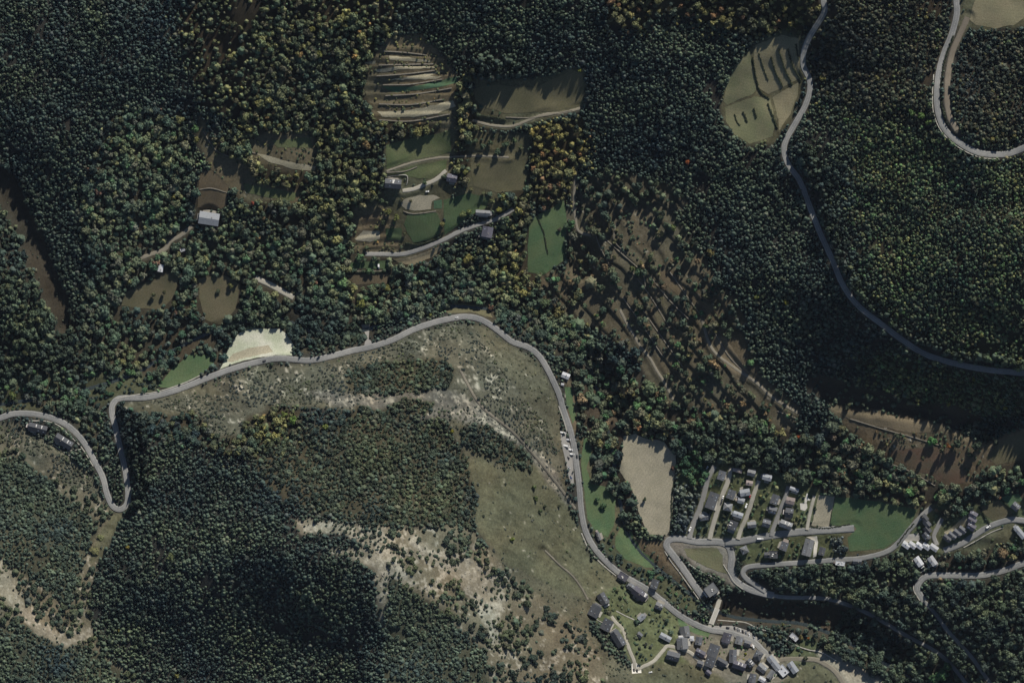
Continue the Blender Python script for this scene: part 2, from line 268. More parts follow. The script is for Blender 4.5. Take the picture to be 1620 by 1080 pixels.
# ---------------- houses: (x, y, along ridge, across, ridge angle in map degrees, kind, roof material, wall height, label)
HOUSES = [
 (1142,752,15,12,-72,'gable','slate',5.5,'slate roofed house with a white terrace at the top of the pale street'),
 (1127,792,27,16,-70,'gable','slate',6.5,'long slate roofed house between the lane and the pale concrete street'),
 (1114,818,14,11,-8,'gable','slate_light',5,'small grey roofed house below the long slate house'),
 (1157,782,15,13,-70,'gable','slate',6,'square slate house with a white parked car beside it'),
 (1152,802,14,12,10,'hip','slate_light',6,'grey hipped roof house with a dark chimney and small lawn'),
 (1179,779,16,11,-10,'gable','metal_light',5,'pale grey roofed bungalow on the kerb of the second concrete street'),
 (1173,792,11,9,15,'gable','metal_light',4.5,'small pale roofed annex behind the street of parked vans'),
 (1168,814,16,9,18,'gable','metal_light',5,'narrow pale roofed house with a curved garden wall'),
 (1160,831,15,14,-70,'gable','slate_dark',6.5,'dark slate house with white rooflights above the street junction'),
 (1167,744,15,6,14,'gable','clay_pale',4,'narrow pinkish roofed outbuilding at the edge of the dark wood'),
 (1189,748,13,10,15,'gable','slate_light',5.5,'pale gabled house standing in the shadow of the wood'),
 (1214,755,15,10,14,'gable','metal_light',5.5,'light roofed house half hidden in shade at the wood edge'),
 (1186,764,11,8,10,'gable','clay_pale',4.5,'small pinkish roofed house beside the top of the van street'),
 (1226,790,16,12,-70,'gable','slate',6,'tall slate house with a steep roof on the short grey street'),
 (1223,807,13,12,15,'gable','slate',6,'slate house below the steep slate one on the short street'),
 (1213,828,13,12,15,'gable','slate',6,'grey gabled house above the street corner with a narrow path'),
 (1190,830,14,10,-5,'gable','slate_light',5,'greenish grey roofed house among small garden trees'),
 (1251,792,14,11,12,'gable','clay_pale',5.5,'pinkish grey house opposite the white garden terrace'),
 (1249,811,13,15,8,'gable','slate_dark',6,'dark roofed house with a pale ridge facing a small lawn'),
 (1244,830,20,12,20,'gable','slate_light',7.5,'tall house with white balconies casting a dark shadow on the street'),
 (1257,774,15,6,20,'gable','metal_light',4.5,'narrow pale roofed garage at the top of the short grey street'),
 (1178,870,12,12,-25,'hip','slate_light',5.5,'small villa with a pale roof corner beside the fork'),
 (1214,878,9,9,0,'gable','slate_dark',4.5,'little dark shed at the garden edge above the hairpin'),
 (1224,877,15,12,4,'flat','slate_dark',4,'flat dark roofed house on the lawn above the hairpin lane'),
 (1241,864,14,12,-70,'gable','slate',6,'slate house with paved yard facing the village street'),
 (1279,866,27,15,-75,'gable','slate_light',6.5,'large grey house with many rooflights and white paved yard'),
 (1301,872,13,10,-75,'gable','slate',5,'small slate house under the trees next to the large grey one'),
 (1330,891,15,7,8,'flat','white_roof',4,'white terraced bungalow on the edge of the wood below the lane'),
 (1357,888,14,9,3,'gable','slate',4.5,'slate roofed garage beside the white terraced bungalow'),
 (986,912,16,11,33,'flat','slate_purple',6,'flat purple grey roofed building against the valley road'),
 (999,929,12,11,35,'gable','slate',6,'small slate house attached above the long roadside house'),
 (1012,939,24,15,37,'gable','slate_purple',7,'long purple slate house with a white end on the valley road'),
 (1036,924,15,12,-72,'gable','slate',8.5,'tall slate house standing alone across the valley road'),
 (1043,959,13,11,25,'gable','slate_light',6,'weathered grey house on the bend below the tall slate one'),
 (954,947,19,14,60,'gable','slate',7,'uppermost slate house on the dry grass slope with a pale wall'),
 (941,966,19,17,-62,'gable','slate_dark',7,'large square slate house at the foot of the dry slope'),
 (960,988,19,16,-62,'gable','slate_dark',7,'broad dark slate house beside the concrete lane bend'),
 (978,1010,27,15,58,'gable','slate_dark',7,'long dark slate house with a retaining wall behind it'),
 (1015,977,11,9,-40,'gable','metal_light',4,'small pale roofed cottage with a car port among gardens'),
 (1012,1004,9,8,40,'gable','slate',4,'tiny slate barn in the orchard'),
 (1084,999,17,15,80,'gable','slate_light',6.5,'grey gabled house above the green roadside bank'),
 (1080,1018,18,18,85,'gable','slate_light',7,'wide two sided grey roof house next to the white pavilion'),
 (1065,1038,21,14,15,'gable','slate',6.5,'dark slate house below the concrete lane at the meadow edge'),
 (1053,1008,19,9,28,'gable','metal_light',5,'pale tin roofed barn on the corner of the concrete lane'),
 (1094,1010,9,8,0,'hip','white_roof',4,'white six sided pavilion between two grey houses'),
 (1106,1014,13,11,-80,'gable','slate',6,'slate house beside the white pavilion'),
 (1129,1029,20,17,-70,'gable','slate',7.5,'big slate roofed house in the middle of the old village'),
 (1108,1033,16,11,28,'gable','slate_purple',6,'purple slate house behind the big slate one'),
 (1124,1047,17,15,-70,'gable','slate_dark',7,'dark slate house with a black chimney in the old village'),
 (1108,1050,10,10,20,'gable','slate',5,'small slate house at the upper edge of the old village'),
 (1142,1047,17,10,30,'gable','slate_dark',6,'narrow dark house with a white parapet in the old village'),
 (1160,1038,21,12,-88,'gable','slate',7.5,'tall narrow slate house by the yellow shrub'),
 (1150,1009,16,14,-75,'gable','slate_purple',7,'purple grey house facing the car park'),
 (1170,1013,13,12,-75,'gable','slate_light',7,'two tone gabled house facing the row of parked cars'),
 (1183,1018,11,9,20,'gable','slate',5,'low slate house at the end of the car park'),
 (1200,1037,14,13,-60,'hip','slate_dark',7.5,'dark hipped house with a white roof terrace by the lane'),
 (1170,1053,21,12,20,'gable','slate_purple',7,'rambling purple slate house with white dormers'),
 (1187,1049,13,11,50,'gable','slate',7,'slate house squeezed beside the white dormers'),
 (1206,1057,15,12,40,'gable','slate_light',5.5,'mossy grey roofed house below the white hall'),
 (1225,1049,26,11,52,'gable','metal_light',6,'long pale metal roofed hall along the lane'),
 (1191,1073,15,11,-80,'gable','slate',6.5,'slate house at the lower edge of the old village'),
 (1206,1075,11,8,30,'gable','white_roof',5,'white roofed house below the mossy one'),
 (1220,1067,15,8,-55,'gable','slate_light',5,'narrow grey shed beside the white yard'),
 (1121,1064,9,8,40,'gable','slate_purple',4.5,'small purple roofed house on the meadow edge'),
 (1255,1056,19,11,55,'gable','metal_light',6,'white metal roofed barn at the gravel track'),
 (1239,1061,17,13,50,'flat','white_roof',4,'flat white roofed store between the hall and the barn'),
 (1257,1008,14,8,42,'flat','white_roof',5,'white roofed building on the river bank beside the wood'),
 (1463,819,12,10,52,'gable','slate_dark',6.5,'topmost house of the stepped dark slate terrace by the meadow'),
 (1467,828,12,10,52,'gable','slate_dark',6.5,'second house down of the stepped dark slate terrace by the meadow'),
 (1468,838,12,10,52,'gable','slate_dark',6.5,'third house down of the stepped dark slate terrace by the meadow'),
 (1466,848,13,11,52,'gable','slate_dark',6.5,'lowest house of the stepped dark slate terrace by the meadow'),
 (1434,862,13,9,35,'gable','white_roof',5.5,'white roofed terrace house on the lane end of its row'),
 (1444,862,13,9,35,'gable','white_roof',5.5,'second white roofed terrace house from the lane'),
 (1455,863,13,9,35,'gable','white_roof',5.5,'middle house of the white roofed terrace row'),
 (1466,864,13,9,35,'gable','white_roof',5.5,'fourth white roofed terrace house from the lane'),
 (1478,866,14,9,35,'gable','white_roof',5.5,'white roofed terrace house beside the curved drive'),
 (1499,851,14,9,38,'gable','slate',6,'slate terrace house on the curved drive end of the gravel court'),
 (1507,847,14,9,38,'gable','slate',6,'second slate terrace house along the gravel court'),
 (1515,843,14,9,38,'gable','slate',6,'third slate terrace house along the gravel court'),
 (1523,838,14,9,38,'gable','slate',6,'fourth slate terrace house along the gravel court'),
 (1540,814,13,11,30,'gable','slate_purple',6.5,'uppermost purple slate house above the gravel court'),
 (1538,823,14,11,30,'gable','slate_purple',6.5,'middle purple slate house beside the gravel court'),
 (1537,833,14,11,30,'gable','slate_purple',6.5,'lowest purple slate house beside the gravel court'),
 (1454,888,16,10,55,'gable','white_roof',5.5,'white roofed villa at the edge of the wood'),
 (1476,887,16,10,55,'gable','white_roof',5.5,'white roofed villa with a yellow paved terrace'),
 (1607,801,13,12,40,'gable','slate',6,'slate house on the small green lawn above the lane'),
 (1614,842,22,9,50,'gable','metal_light',6.5,'long pale roofed house with an orange awning'),
 (622,291,26,15,5,'gable','slate_dark',6.5,'slate farmhouse with a white triangular dormer'),
 (715,282,16,13,10,'gable','slate_purple',5.5,'dark farm building hidden in tree shade above the lawn'),
 (764,337,23,9,4,'gable','slate_light',5,'narrow grey roofed farm barn above the farm road'),
 (771,367,17,17,-80,'gable','slate_purple',7,'large purple slate farmhouse below the farm road'),
 (331,346,32,20,9,'gable','metal_light',7,'big grey metal roofed barn beside the brown terraced field'),
 (254,424,12,9,-80,'gable','white_roof',3.5,'small white roofed shed above the brown meadow'),
 (289,395,8,6,-20,'gable','white_roof',3,'tiny white hut on the farm track'),
 (60,677,30,13,14,'gable','slate_dark',6.5,'dark semi-detached house with white dormers near the road shoulder'),
 (101,698,30,14,32,'gable','slate_dark',6.5,'dark semi-detached house with white dormers beside the garden wall end'),
 (895,594,13,9,22,'gable','white_roof',5,'lone white roofed house beside the valley road'),
 (890,608,5,4,10,'gable','white_roof',2.5,'tiny white hut beside the lone white house'),
 (947,848,14,6,70,'gable','slate_light',4,'narrow grey roadside shed by the green meadow'),
 (1126,933,19,17,-35,'flat','slate_light',8,'tall grey block with a cluttered pale roof beside the shaded slope'),
]
for h in HOUSES:
    x, y, a, b = h[:4]; R = max(a, b) / 2
    d = np.hypot(XX - x, YY - y); zz = float(H(x, y))
    t = np.clip(1 - (d - R) / 7.0, 0, 1) * (RD > 0.5)
    HH = HH * (1 - t) + zz * t
HR = np.full(XX.shape, 1e9)
for h in HOUSES:
    x, y, a, b, ang = h[:5]; c, s = math.cos(math.radians(ang)), math.sin(math.radians(ang))
    u = np.abs((XX - x) * c + (YY - y) * s) - a / 2; v = np.abs(-(XX - x) * s + (YY - y) * c) - b / 2
    HR = np.minimum(HR, np.maximum(u, v))

# ================================================================== ZONES (land cover and what grows on it)
ZN = {}   # name -> id
ZONES = {}
def zone(name, ground, rock=0.0, **kw):
    ZN[name] = len(ZN); ZONES[name] = dict(ground=ground, rock=rock, **kw)
G = dict
# colours are linear reflectances
P_CON = [((.032,.048,.038),5),((.042,.060,.044),5),((.026,.040,.036),4),((.055,.072,.050),2),((.060,.064,.052),1)]
P_CONW = [((.046,.064,.034),4),((.036,.056,.032),5),((.062,.070,.036),3),((.100,.102,.036),1.5),((.058,.056,.036),1.5),((.046,.088,.036),2),((.030,.044,.030),3)]
P_CONB = [((.040,.048,.034),5),((.052,.052,.036),4),((.075,.062,.036),2),((.030,.038,.030),4),((.110,.095,.030),0.8),((.058,.080,.036),1)]
P_BRO = [((.085,.092,.042),5),((.115,.112,.044),4),((.062,.078,.042),5),((.15,.135,.04),1.5),((.092,.082,.048),3),((.05,.075,.045),3),((.20,.115,.035),0.25)]
P_BROG = [((.075,.092,.055),5),((.092,.10,.056),4),((.058,.084,.056),5),((.048,.078,.052),4),((.12,.118,.05),1.5),((.088,.086,.062),2),((.055,.105,.052),2),((.17,.08,.045),0.08)]
P_RIP = [((.050,.072,.050),5),((.062,.085,.052),4),((.085,.094,.052),3),((.085,.08,.055),3),((.13,.115,.045),1.2),((.15,.095,.05),0.8),((.19,.085,.04),0.16),((.05,.11,.045),1.5)]
P_DGR = [((.042,.062,.044),5),((.052,.074,.050),5),((.065,.082,.050),3),((.08,.088,.048),1.5),((.038,.052,.044),3)]
P_YEL = [((.15,.13,.04),4),((.11,.11,.045),4),((.19,.15,.04),2),((.09,.085,.04),3),((.20,.10,.04),1)]
P_PIN = [((.050,.062,.036),5),((.060,.070,.040),4),((.042,.055,.036),5),((.068,.068,.046),2),((.045,.066,.046),3)]
P_PINF = [((.048,.068,.052),5),((.056,.076,.056),4),((.042,.060,.050),4),((.062,.084,.056),2)]
P_SHR = [((.060,.066,.046),5),((.075,.078,.052),4),((.050,.058,.044),4),((.095,.088,.06),2),((.07,.085,.04),1.5)]
P_CED = [((.072,.085,.090),5),((.088,.10,.105),3),((.055,.07,.068),4),((.05,.07,.05),2)]
P_GRN = [((.055,.115,.045),4),((.07,.13,.05),3),((.045,.095,.042),3)]
LIT = (.036,.032,.024)
zone('con', (.024,.024,.022), sp=4.1, dens=.95, kinds=(.8,.2,0), r=(1.7,3.2), h=(3.8,7.2), pal=P_CON)
zone('conW', (.030,.028,.018), sp=4.0, dens=.95, kinds=(.7,.3,0), r=(1.6,3.0), h=(3.4,6.2), pal=P_CONW)
zone('conB', (.030,.025,.018), sp=4.4, dens=.95, kinds=(.65,.35,0), r=(1.8,3.4), h=(3.6,6.6), pal=P_CONB)
zone('bro', (.040,.034,.022), sp=6.2, dens=.90, kinds=(.15,.85,0), r=(2.6,6.2), h=(5.5,10), pal=P_BRO)
zone('broD', (.032,.026,.018), sp=7.0, dens=.86, kinds=(.55,.45,0), r=(2.2,4.2), h=(6,10), pal=P_BRO)
zone('brog', (.045,.040,.028), sp=6.4, dens=.92, kinds=(.1,.9,0), r=(2.6,6.6), h=(4.2,9), pal=P_BROG)
zone('rip', (.045,.038,.028), sp=8.4, dens=.92, kinds=(.12,.88,0), r=(3.8,7.8), h=(6,11), pal=P_RIP)
zone('dgr', (.036,.034,.026), sp=6.0, dens=.95, kinds=(.25,.75,0), r=(2.6,6.2), h=(6,11), pal=P_DGR)
zone('yel', (.050,.044,.026), sp=8.0, dens=.92, kinds=(.05,.95,0), r=(3.6,5.6), h=(7,11), pal=P_YEL)
zone('pin', (.050,.046,.030), sp=4.3, dens=.97, kinds=(.4,.6,0), r=(1.8,3.8), h=(2.8,5.4), pal=P_PIN)
zone('pinf', (.050,.052,.036), sp=4.0, dens=.97, kinds=(.45,.55,0), r=(1.7,3.2), h=(2.6,4.8), pal=P_PINF)
zone('pins', (.115,.105,.075), rock=.5, sp=7.0, dens=.79, kinds=(.25,.75,0), r=(2.4,5.4), h=(3,6), pal=P_PIN)
zone('ced', (.04,.045,.03), sp=5.6, dens=.98, kinds=(.7,.3,0), r=(2.4,3.8), h=(4,7), pal=P_CED)
zone('grn', (.06,.07,.035), sp=9.0, dens=.98, kinds=(0,1,0), r=(4.6,6.6), h=(6,9), pal=P_GRN)
zone('shd', (.084,.084,.063), rock=.40, sp=4.1, dens=.79, kinds=(0,.25,.75), r=(1.0,2.9), h=(1.0,2.6), pal=P_SHR)
zone('shr', (.105,.1,.07), rock=.35, sp=6.0, dens=.30, kinds=(0,.1,.9), r=(.9,2.2), h=(.7,1.8), pal=P_SHR)
zone('scr', (.115,.113,.098), rock=.62, sp=4.3, dens=.60, kinds=(0,.1,.9), r=(.9,2.4), h=(.7,2.0), pal=P_SHR)
zone('rockp', (.175,.162,.125), rock=.80, sp=6.4, dens=.62, kinds=(.1,.6,.3), r=(1.5,4.2), h=(1.5,4.5), pal=P_PIN)
zone('dry', (.082,.084,.054), rock=.10, sp=7.0, dens=.13, kinds=(0,.2,.8), r=(1,2.4), h=(.8,2), pal=P_SHR)
zone('drys', (.084,.082,.057), rock=.16, sp=6.0, dens=.36, kinds=(0,.2,.8), r=(1,2.4), h=(.8,2), pal=P_SHR)
zone('soil', (.110,.090,.060), rock=.15, sp=6.4, dens=.40, kinds=(0,.3,.7), r=(1,3.6), h=(.8,5), pal=P_RIP)
zone('terT', (.074,.066,.046), rock=.05, sp=7.4, dens=.66, kinds=(.35,.55,.1), r=(2.8,5.6), h=(8,14), pal=P_DGR)
zone('terU', (.105,.092,.060), rock=.1, sp=6.0, dens=.30, kinds=(0,.15,.85), r=(1,2.8), h=(.8,3), pal=P_BRO)
zone('terr', (.086,.076,.052), rock=.12, sp=7.2, dens=.72, kinds=(.05,.72,.23), r=(2.6,6.0), h=(4,11), pal=P_RIP)
zone('mead', (.086,.084,.052), rock=.0, sp=9, dens=.20, kinds=(0,.5,.5), r=(1.5,3.5), h=(1.5,4), pal=P_BROG)
zone('gard', (.080,.094,.050), rock=.05, sp=6.5, dens=.46, kinds=(.05,.45,.5), r=(1.6,3.8), h=(2,5.5), pal=P_BROG)
zone('vill', (.125,.122,.100), rock=.15, sp=6.0, dens=.30, kinds=(0,.3,.7), r=(1,2.8), h=(1,4), pal=P_GRN)
zone('yard', (.20,.19,.165), rock=.1, sp=9.0, dens=.05, kinds=(0,.3,.7), r=(1,2), h=(1,2), pal=P_SHR)
zone('grav', (.25,.235,.19), rock=.5, sp=9.0, dens=.12, kinds=(0,.2,.8), r=(.8,2), h=(.6,1.6), pal=P_SHR)
zone('conT', (.024,.024,.022), sp=5.0, dens=.99, kinds=(.7,.3,0), r=(3.0,4.4), h=(14,19), pal=P_CON)
zone('dgrT', (.03,.03,.024), sp=6.2, dens=.99, kinds=(.3,.7,0), r=(3.8,6.2), h=(13,18), pal=P_DGR)
zone('ripL', (.055,.06,.036), sp=7.5, dens=.82, kinds=(0,.7,.3), r=(2.2,4.8), h=(2.5,5), pal=P_DGR + P_GRN)
zone('bare', (.045,.038,.028), rock=.0, sp=7.5, dens=.36, kinds=(.35,.3,.35), r=(1.6,4.0), h=(3,9), pal=P_DGR)
zone('ride', (.040,.035,.026), rock=.0, sp=7.5, dens=.12, kinds=(0,.2,.8), r=(1,2.6), h=(1,3), pal=P_SHR)

ZPOLY = [
 # upper left
 ('broD',[(282,-140),(640,-140),(640,20),(600,60),(560,110),(480,140),(430,170),(390,200),(320,170),(300,120),(285,60)]),
 ('bro',[(400,30),(560,20),(600,80),(590,110),(580,200),(605,262),(608,300),(560,350),(480,390),(380,330),(330,240),(400,170)]),
 ('brog',[(170,190),(240,170),(300,205),(318,330),(360,350),(480,380),(560,350),(610,360),(700,400),(850,420),(915,470),(920,530),(880,560),(780,510),(700,490),(560,520),(480,560),(420,520),(340,580),(240,620),(180,628),(-140,660),(-140,560),(60,590),(120,545),(140,430),(120,330)]),
 ('dgr',[(-140,230),(10,250),(60,330),(100,430),(130,520),(190,600),(120,640),(-140,650)]),
 ('ride',[(-20,252),(20,270),(48,330),(78,400),(104,460),(120,520),(96,530),(72,470),(50,420),(22,350),(-20,300)]),
 ('dgr',[(345,505),(400,470),(470,490),(575,500),(600,530),(560,552),(500,560),(470,540),(440,518),(390,518),(350,560)]),
 # terraced middle
 ('terU',[(320,180),(345,240),(385,255),(420,300),(400,320),(365,300),(330,265),(312,215)]),
 ('mead',[(590,150),(720,140),(730,200),(715,260),(720,300),(700,345),(705,385),(640,410),(600,400),(560,385),(565,335),(610,300),(605,235)]),
 ('terU',[(610,60),(675,55),(700,95),(725,120),(728,205),(640,215),(592,200),(575,140),(585,100)]),
 ('bro',[(585,190),(640,196),(700,205),(690,212),(640,222),(605,232)]),
 ('mead',[(730,125),(780,125),(905,105),(928,115),(925,170),(860,190),(800,205),(745,200)]),
 ('mead',[(740,210),(838,215),(835,310),(785,330),(760,345),(720,320),(730,250)]),
 ('bro',[(722,130),(745,120),(757,180),(742,250),(738,300),(716,290),(722,200)]),
 ('yel',[(838,205),(880,190),(930,190),(925,250),(905,300),(888,330),(850,335),(835,300),(843,250)]),
 ('con',[(640,-140),(960,-140),(955,60),(925,105),(900,110),(850,125),(770,130),(735,120),(700,90),(670,55),(640,40)]),
 ('yel',[(940,-140),(1295,-140),(1300,0),(1285,40),(1265,58),(1235,52),(1190,58),(1120,40),(1050,20),(1010,45),(960,40)]),
 ('bro',[(788,300),(838,300),(838,430),(880,440),(860,470),(800,460),(760,420),(800,380)]),
 # mountain side right of centre
 ('terT',[(915,290),(960,270),(1060,290),(1120,340),(1150,420),(1200,470),(1180,520),(1110,450),(1060,400),(1000,390),(950,420),(915,380)]),
 ('terr',[(895,330),(930,340),(990,330),(1050,370),(1110,420),(1160,500),(1210,600),(1270,650),(1250,690),(1120,650),(1050,640),(1000,560),(920,500),(880,470),(895,420)]),
 ('terr',[(860,430),(920,420),(950,470),(940,520),(900,500),(860,470)]),
 ('soil',[(985,325),(1025,330),(1045,385),(1025,405),(985,375)]),
 ('con',[(1060,330),(1140,320),(1230,420),(1260,560),(1220,570),(1170,490),(1120,420)]),
 ('mead',[(1142,165),(1150,130),(1165,100),(1195,70),(1240,50),(1270,62),(1270,140),(1252,190),(1225,225),(1185,232),(1158,215),(1145,190)]),
 # right forest
 ('conB',[(1303,-140),(1500,-140),(1500,60),(1470,130),(1470,190),(1440,230),(1320,180),(1285,150),(1275,110),(1282,60)]),
 ('conW',[(1285,150),(1400,190),(1480,210),(1520,240),(1580,255),(1760,220),(1760,600),(1620,582),(1520,566),(1430,525),(1380,490),(1340,430),(1310,360),(1275,280),(1260,230)]),
 ('con',[(1250,230),(1290,170),(1340,190),(1350,260),(1330,330),(1360,410),(1340,430),(1300,350),(1265,280)]),
 ('conB',[(1518,90),(1540,55),(1600,48),(1640,60),(1760,60),(1760,200),(1620,225),(1560,235),(1525,215),(1508,180),(1506,130)]),
 ('mead',[(1515,-140),(1760,-140),(1760,40),(1600,45),(1560,50),(1530,50),(1512,80),(1515,20)]),
 ('conW',[(1430,560),(1520,585),(1620,600),(1760,610),(1760,640),(1600,650),(1480,650),(1400,620),(1340,560)]),
 ('bare',[(1290,590),(1360,610),(1440,640),(1510,640),(1560,665),(1480,675),(1420,660),(1350,650),(1310,640),(1270,610)]),
 ('soil',[(1310,640),(1400,655),(1480,668),(1560,700),(1620,680),(1760,690),(1760,740),(1600,750),(1530,775),(1480,765),(1390,720),(1330,670)]),
 ('rip',[(905,530),(950,545),(1010,590),(1070,650),(1160,655),(1250,680),(1320,670),(1390,718),(1470,760),(1530,772),(1560,740),(1640,720),(1760,720),(1760,800),(1610,790),(1560,800),(1480,805),(1440,800),(1330,785),(1260,760),(1170,735),(1080,720),(1060,708),(1020,690),(985,688),(975,740),(1000,790),(1010,850),(990,845),(975,790),(935,760),(930,720),(935,690),(912,650),(890,590)]),
 ('dgr',[(1060,670),(1180,690),(1270,690),(1310,720),(1260,760),(1200,745),(1140,730),(1075,720)]),
 # dry spur
 ('drys',[(180,640),(300,612),(405,580),(490,578),(560,562),(650,528),(720,510),(760,512),(820,552),(850,570),(875,620),(890,680),(895,760),(912,830),(935,880),(985,920),(1010,940),(960,950),(930,985),(960,1030),(1000,1062),(1120,1080),(1120,1220),(880,1220),(840,1000),(780,900),(760,830),(745,740),(700,650),(560,650),(440,640),(330,680),(220,660)]),
 ('shd',[(330,605),(405,584),(490,580),(560,565),(650,530),(730,512),(790,545),(830,600),(870,680),(900,760),(880,740),(800,680),(730,640),(640,640),(540,640),(440,640),(380,650)]),
 ('scr',[(470,618),(580,625),(700,612),(760,640),(820,690),(880,745),(905,800),(880,780),(830,735),(760,690),(720,660),(640,655),(520,640)]),
 ('dry',[(735,735),(760,720),(790,745),(840,730),(900,800),(935,880),(985,925),(930,950),(880,930),(800,890),(760,840)]),
 ('drys',[(752,520),(800,545),(845,572),(868,620),(882,680),(840,640),(800,590)]),
 ('pin',[(545,590),(580,575),(640,570),(700,565),(722,590),(710,612),(640,620),(570,625),(550,615)]),
 ('pin',[(600,650),(640,625),(690,635),(680,650),(640,665),(605,670)]),
 ('pin',[(730,672),(770,670),(800,690),(840,720),(842,745),(800,740),(760,720),(732,700)]),
 ('pin',[(395,720),(450,690),(530,655),(600,655),(640,660),(700,670),(735,720),(755,780),(752,835),(700,830),(620,830),(540,820),(470,800),(420,770)]),
 ('bro',[(250,660),(330,640),(420,640),(480,650),(470,680),(420,720),(350,720),(270,700)]),
 ('shd',[(225,634),(300,622),(400,632),(430,648),(390,660),(385,690),(340,690),(310,652),(260,645)]),
 # lower left
 ('conT',[(1262,232),(1280,228),(1300,290),(1318,350),(1334,400),(1352,440),(1376,478),(1412,508),(1455,535),(1520,556),(1620,570),(1700,574),(1700,590),(1620,583),(1515,568),(1440,535),(1385,498),(1345,455),(1320,400),(1295,330),(1275,280)]),
 ('brog',[(190,650),(260,650),(330,690),(330,740),(260,740),(210,720)]),
 ('con',[(195,700),(300,700),(400,740),(470,810),(560,850),(600,900),(610,960),(605,1220),(170,1220),(150,950),(165,860),(205,800)]),
 ('shd',[(-140,670),(30,668),(60,690),(110,720),(150,760),(165,800),(120,830),(80,800),(0,720),(-140,700)]),
 ('pins',[(-140,700),(20,700),(80,760),(150,780),(178,810),(160,870),(140,960),(160,1030),(230,1080),(230,1220),(-140,1220)]),
 ('pinf',[(-140,740),(30,720),(110,790),(160,830),(130,900),(110,960),(30,900),(-140,860)]),
 ('pinf',[(-140,1000),(60,985),(150,1030),(225,1085),(225,1220),(-140,1220)]),
 ('dry',[(150,860),(175,815),(195,812),(180,850),(165,880),(140,895)]),
 # pale rock ridge
 ('con',[(22,252),(42,280),(68,340),(94,400),(120,460),(136,515),(122,520),(104,462),(80,402),(50,332),(22,272)]),
 ('conT',[(738,98),(790,92),(822,96),(828,116),(770,129),(736,119)]),
 ('conT',[(186,640),(215,645),(232,700),(236,760),(222,800),(204,800),(212,750),(202,715),(192,680)]),
 ('terU',[(556,330),(612,325),(642,402),(560,396)]),
 ('mead',[(742,206),(836,212),(834,250),(742,250)]),
 ('terU',[(400,213),(498,210),(505,275),(470,277),(420,262),(396,250)]),
 ('terU',[(372,284),(420,290),(478,302),(470,326),(415,318),(378,310)]),
 ('ripL',[(-140,600),(60,590),(110,600),(180,585),(260,600),(245,622),(185,626),(172,640),(100,655),(30,648),(-140,652)]),
 ('brog',[(40,610),(120,612),(160,640),(150,690),(165,740),(140,700),(110,665),(60,645)]),
 ('pin',[(560,640),(600,652),(560,660)]),
 ('pinf',[(610,900),(660,930),(720,990),(780,1040),(800,1220),(600,1220),(612,1000)]),
 ('pins',[(600,840),(700,830),(750,830),(770,870),(840,930),(900,980),(935,1010),(960,1060),(900,1220),(790,1220),(770,1030),(700,970),(640,920),(600,890)]),
 ('rockp',[(460,820),(530,825),(620,830),(625,870),(640,905),(665,925),(650,930),(615,905),(612,960),(607,1000),(598,960),(590,900),(560,880),(500,870)]),
 ('con',[(470,842),(540,840),(585,862),(520,868),(470,870)]),
 ('rockp',[(640,830),(665,850),(700,875),(750,880),(790,910),(800,950),(785,990),(800,1040),(780,1030),(755,960),(720,910),(680,890),(650,860)]),
 ('rockp',[(0,880),(15,890),(25,920),(40,950),(70,985),(110,1010),(148,990),(148,1005),(105,1025),(60,1000),(20,955),(0,935)]),
 # village floor
 ('mead',[(915,690),(932,690),(940,760),(975,790),(985,830),(1015,870),(1040,900),(1000,895),(955,868),(930,830)]),
 ('ripL',[(962,850),(975,868),(1000,890),(1035,902),(1065,925),(1095,945),(1115,965),(1095,972),(1065,955),(1030,925),(985,898),(955,872)]),
 ('soil',[(985,830),(1005,850),(1050,855),(1055,880),(1085,915),(1110,948),(1095,945),(1050,905),(1015,870)]),
 ('gard',[(1070,745),(1130,732),(1200,742),(1300,775),(1292,800),(1280,836),(1345,832),(1345,878),(1180,892),(1160,870),(1075,848),(1072,800)]),
 ('yard',[(1050,848),(1165,850),(1165,930),(1150,920),(1130,905),(1100,895),(1085,882),(1062,866)]),
 ('gard',[(985,920),(1025,935),(1080,980),(1120,1005),(1200,1020),(1240,1040),(1290,1000),(1300,1045),(1260,1080),(1140,1080),(1100,1050),(1030,1050),(1005,1058),(960,1000),(935,975),(945,945)]),
 ('vill',[(1075,985),(1125,1000),(1205,1008),(1250,1045),(1262,1066),(1230,1085),(1150,1080),(1100,1055),(1070,1030)]),
 ('grn',[(1072,722),(1095,715),(1120,728),(1128,740),(1112,772),(1095,765),(1075,745)]),
 ('ced',[(1313,850),(1336,848),(1338,872),(1318,878)]),
 ('ced',[(1070,772),(1085,768),(1105,775),(1108,790),(1098,815),(1088,842),(1068,840),(1068,800)]),
 ('dgr',[(1180,905),(1240,905),(1290,895),(1400,885),(1440,870),(1450,905),(1452,940),(1480,990),(1560,1080),(1560,1220),(1460,1220),(1380,1080),(1330,1045),(1280,1005),(1200,990),(1140,985),(1140,960),(1180,945)]),
 ('dgrT',[(1290,935),(1340,940),(1400,968),(1450,1000),(1500,1030),(1550,1080),(1560,1140),(1535,1075),(1490,1030),(1432,997),(1377,965),(1325,944)]),
 ('dgrT',[(1466,940),(1480,950),(1500,975),(1525,1005),(1570,1050),(1610,1110),(1590,1110),(1545,1036),(1508,995),(1485,965)]),
 ('bare',[(1125,950),(1160,935),(1220,950),(1290,955),(1330,965),(1320,1000),(1260,990),(1200,990),(1135,985)]),
 ('dgr',[(1470,920),(1540,918),(1620,905),(1760,880),(1760,1220),(1580,1220),(1500,990),(1480,960)]),
 ('dry',[(1000,1056),(1030,1046),(1100,1050),(1150,1076),(1150,1220),(1000,1220)]),
 ('gard',[(1395,870),(1470,800),(1545,795),(1620,790),(1760,790),(1760,860),(1620,865),(1560,850),(1495,875),(1440,880)]),
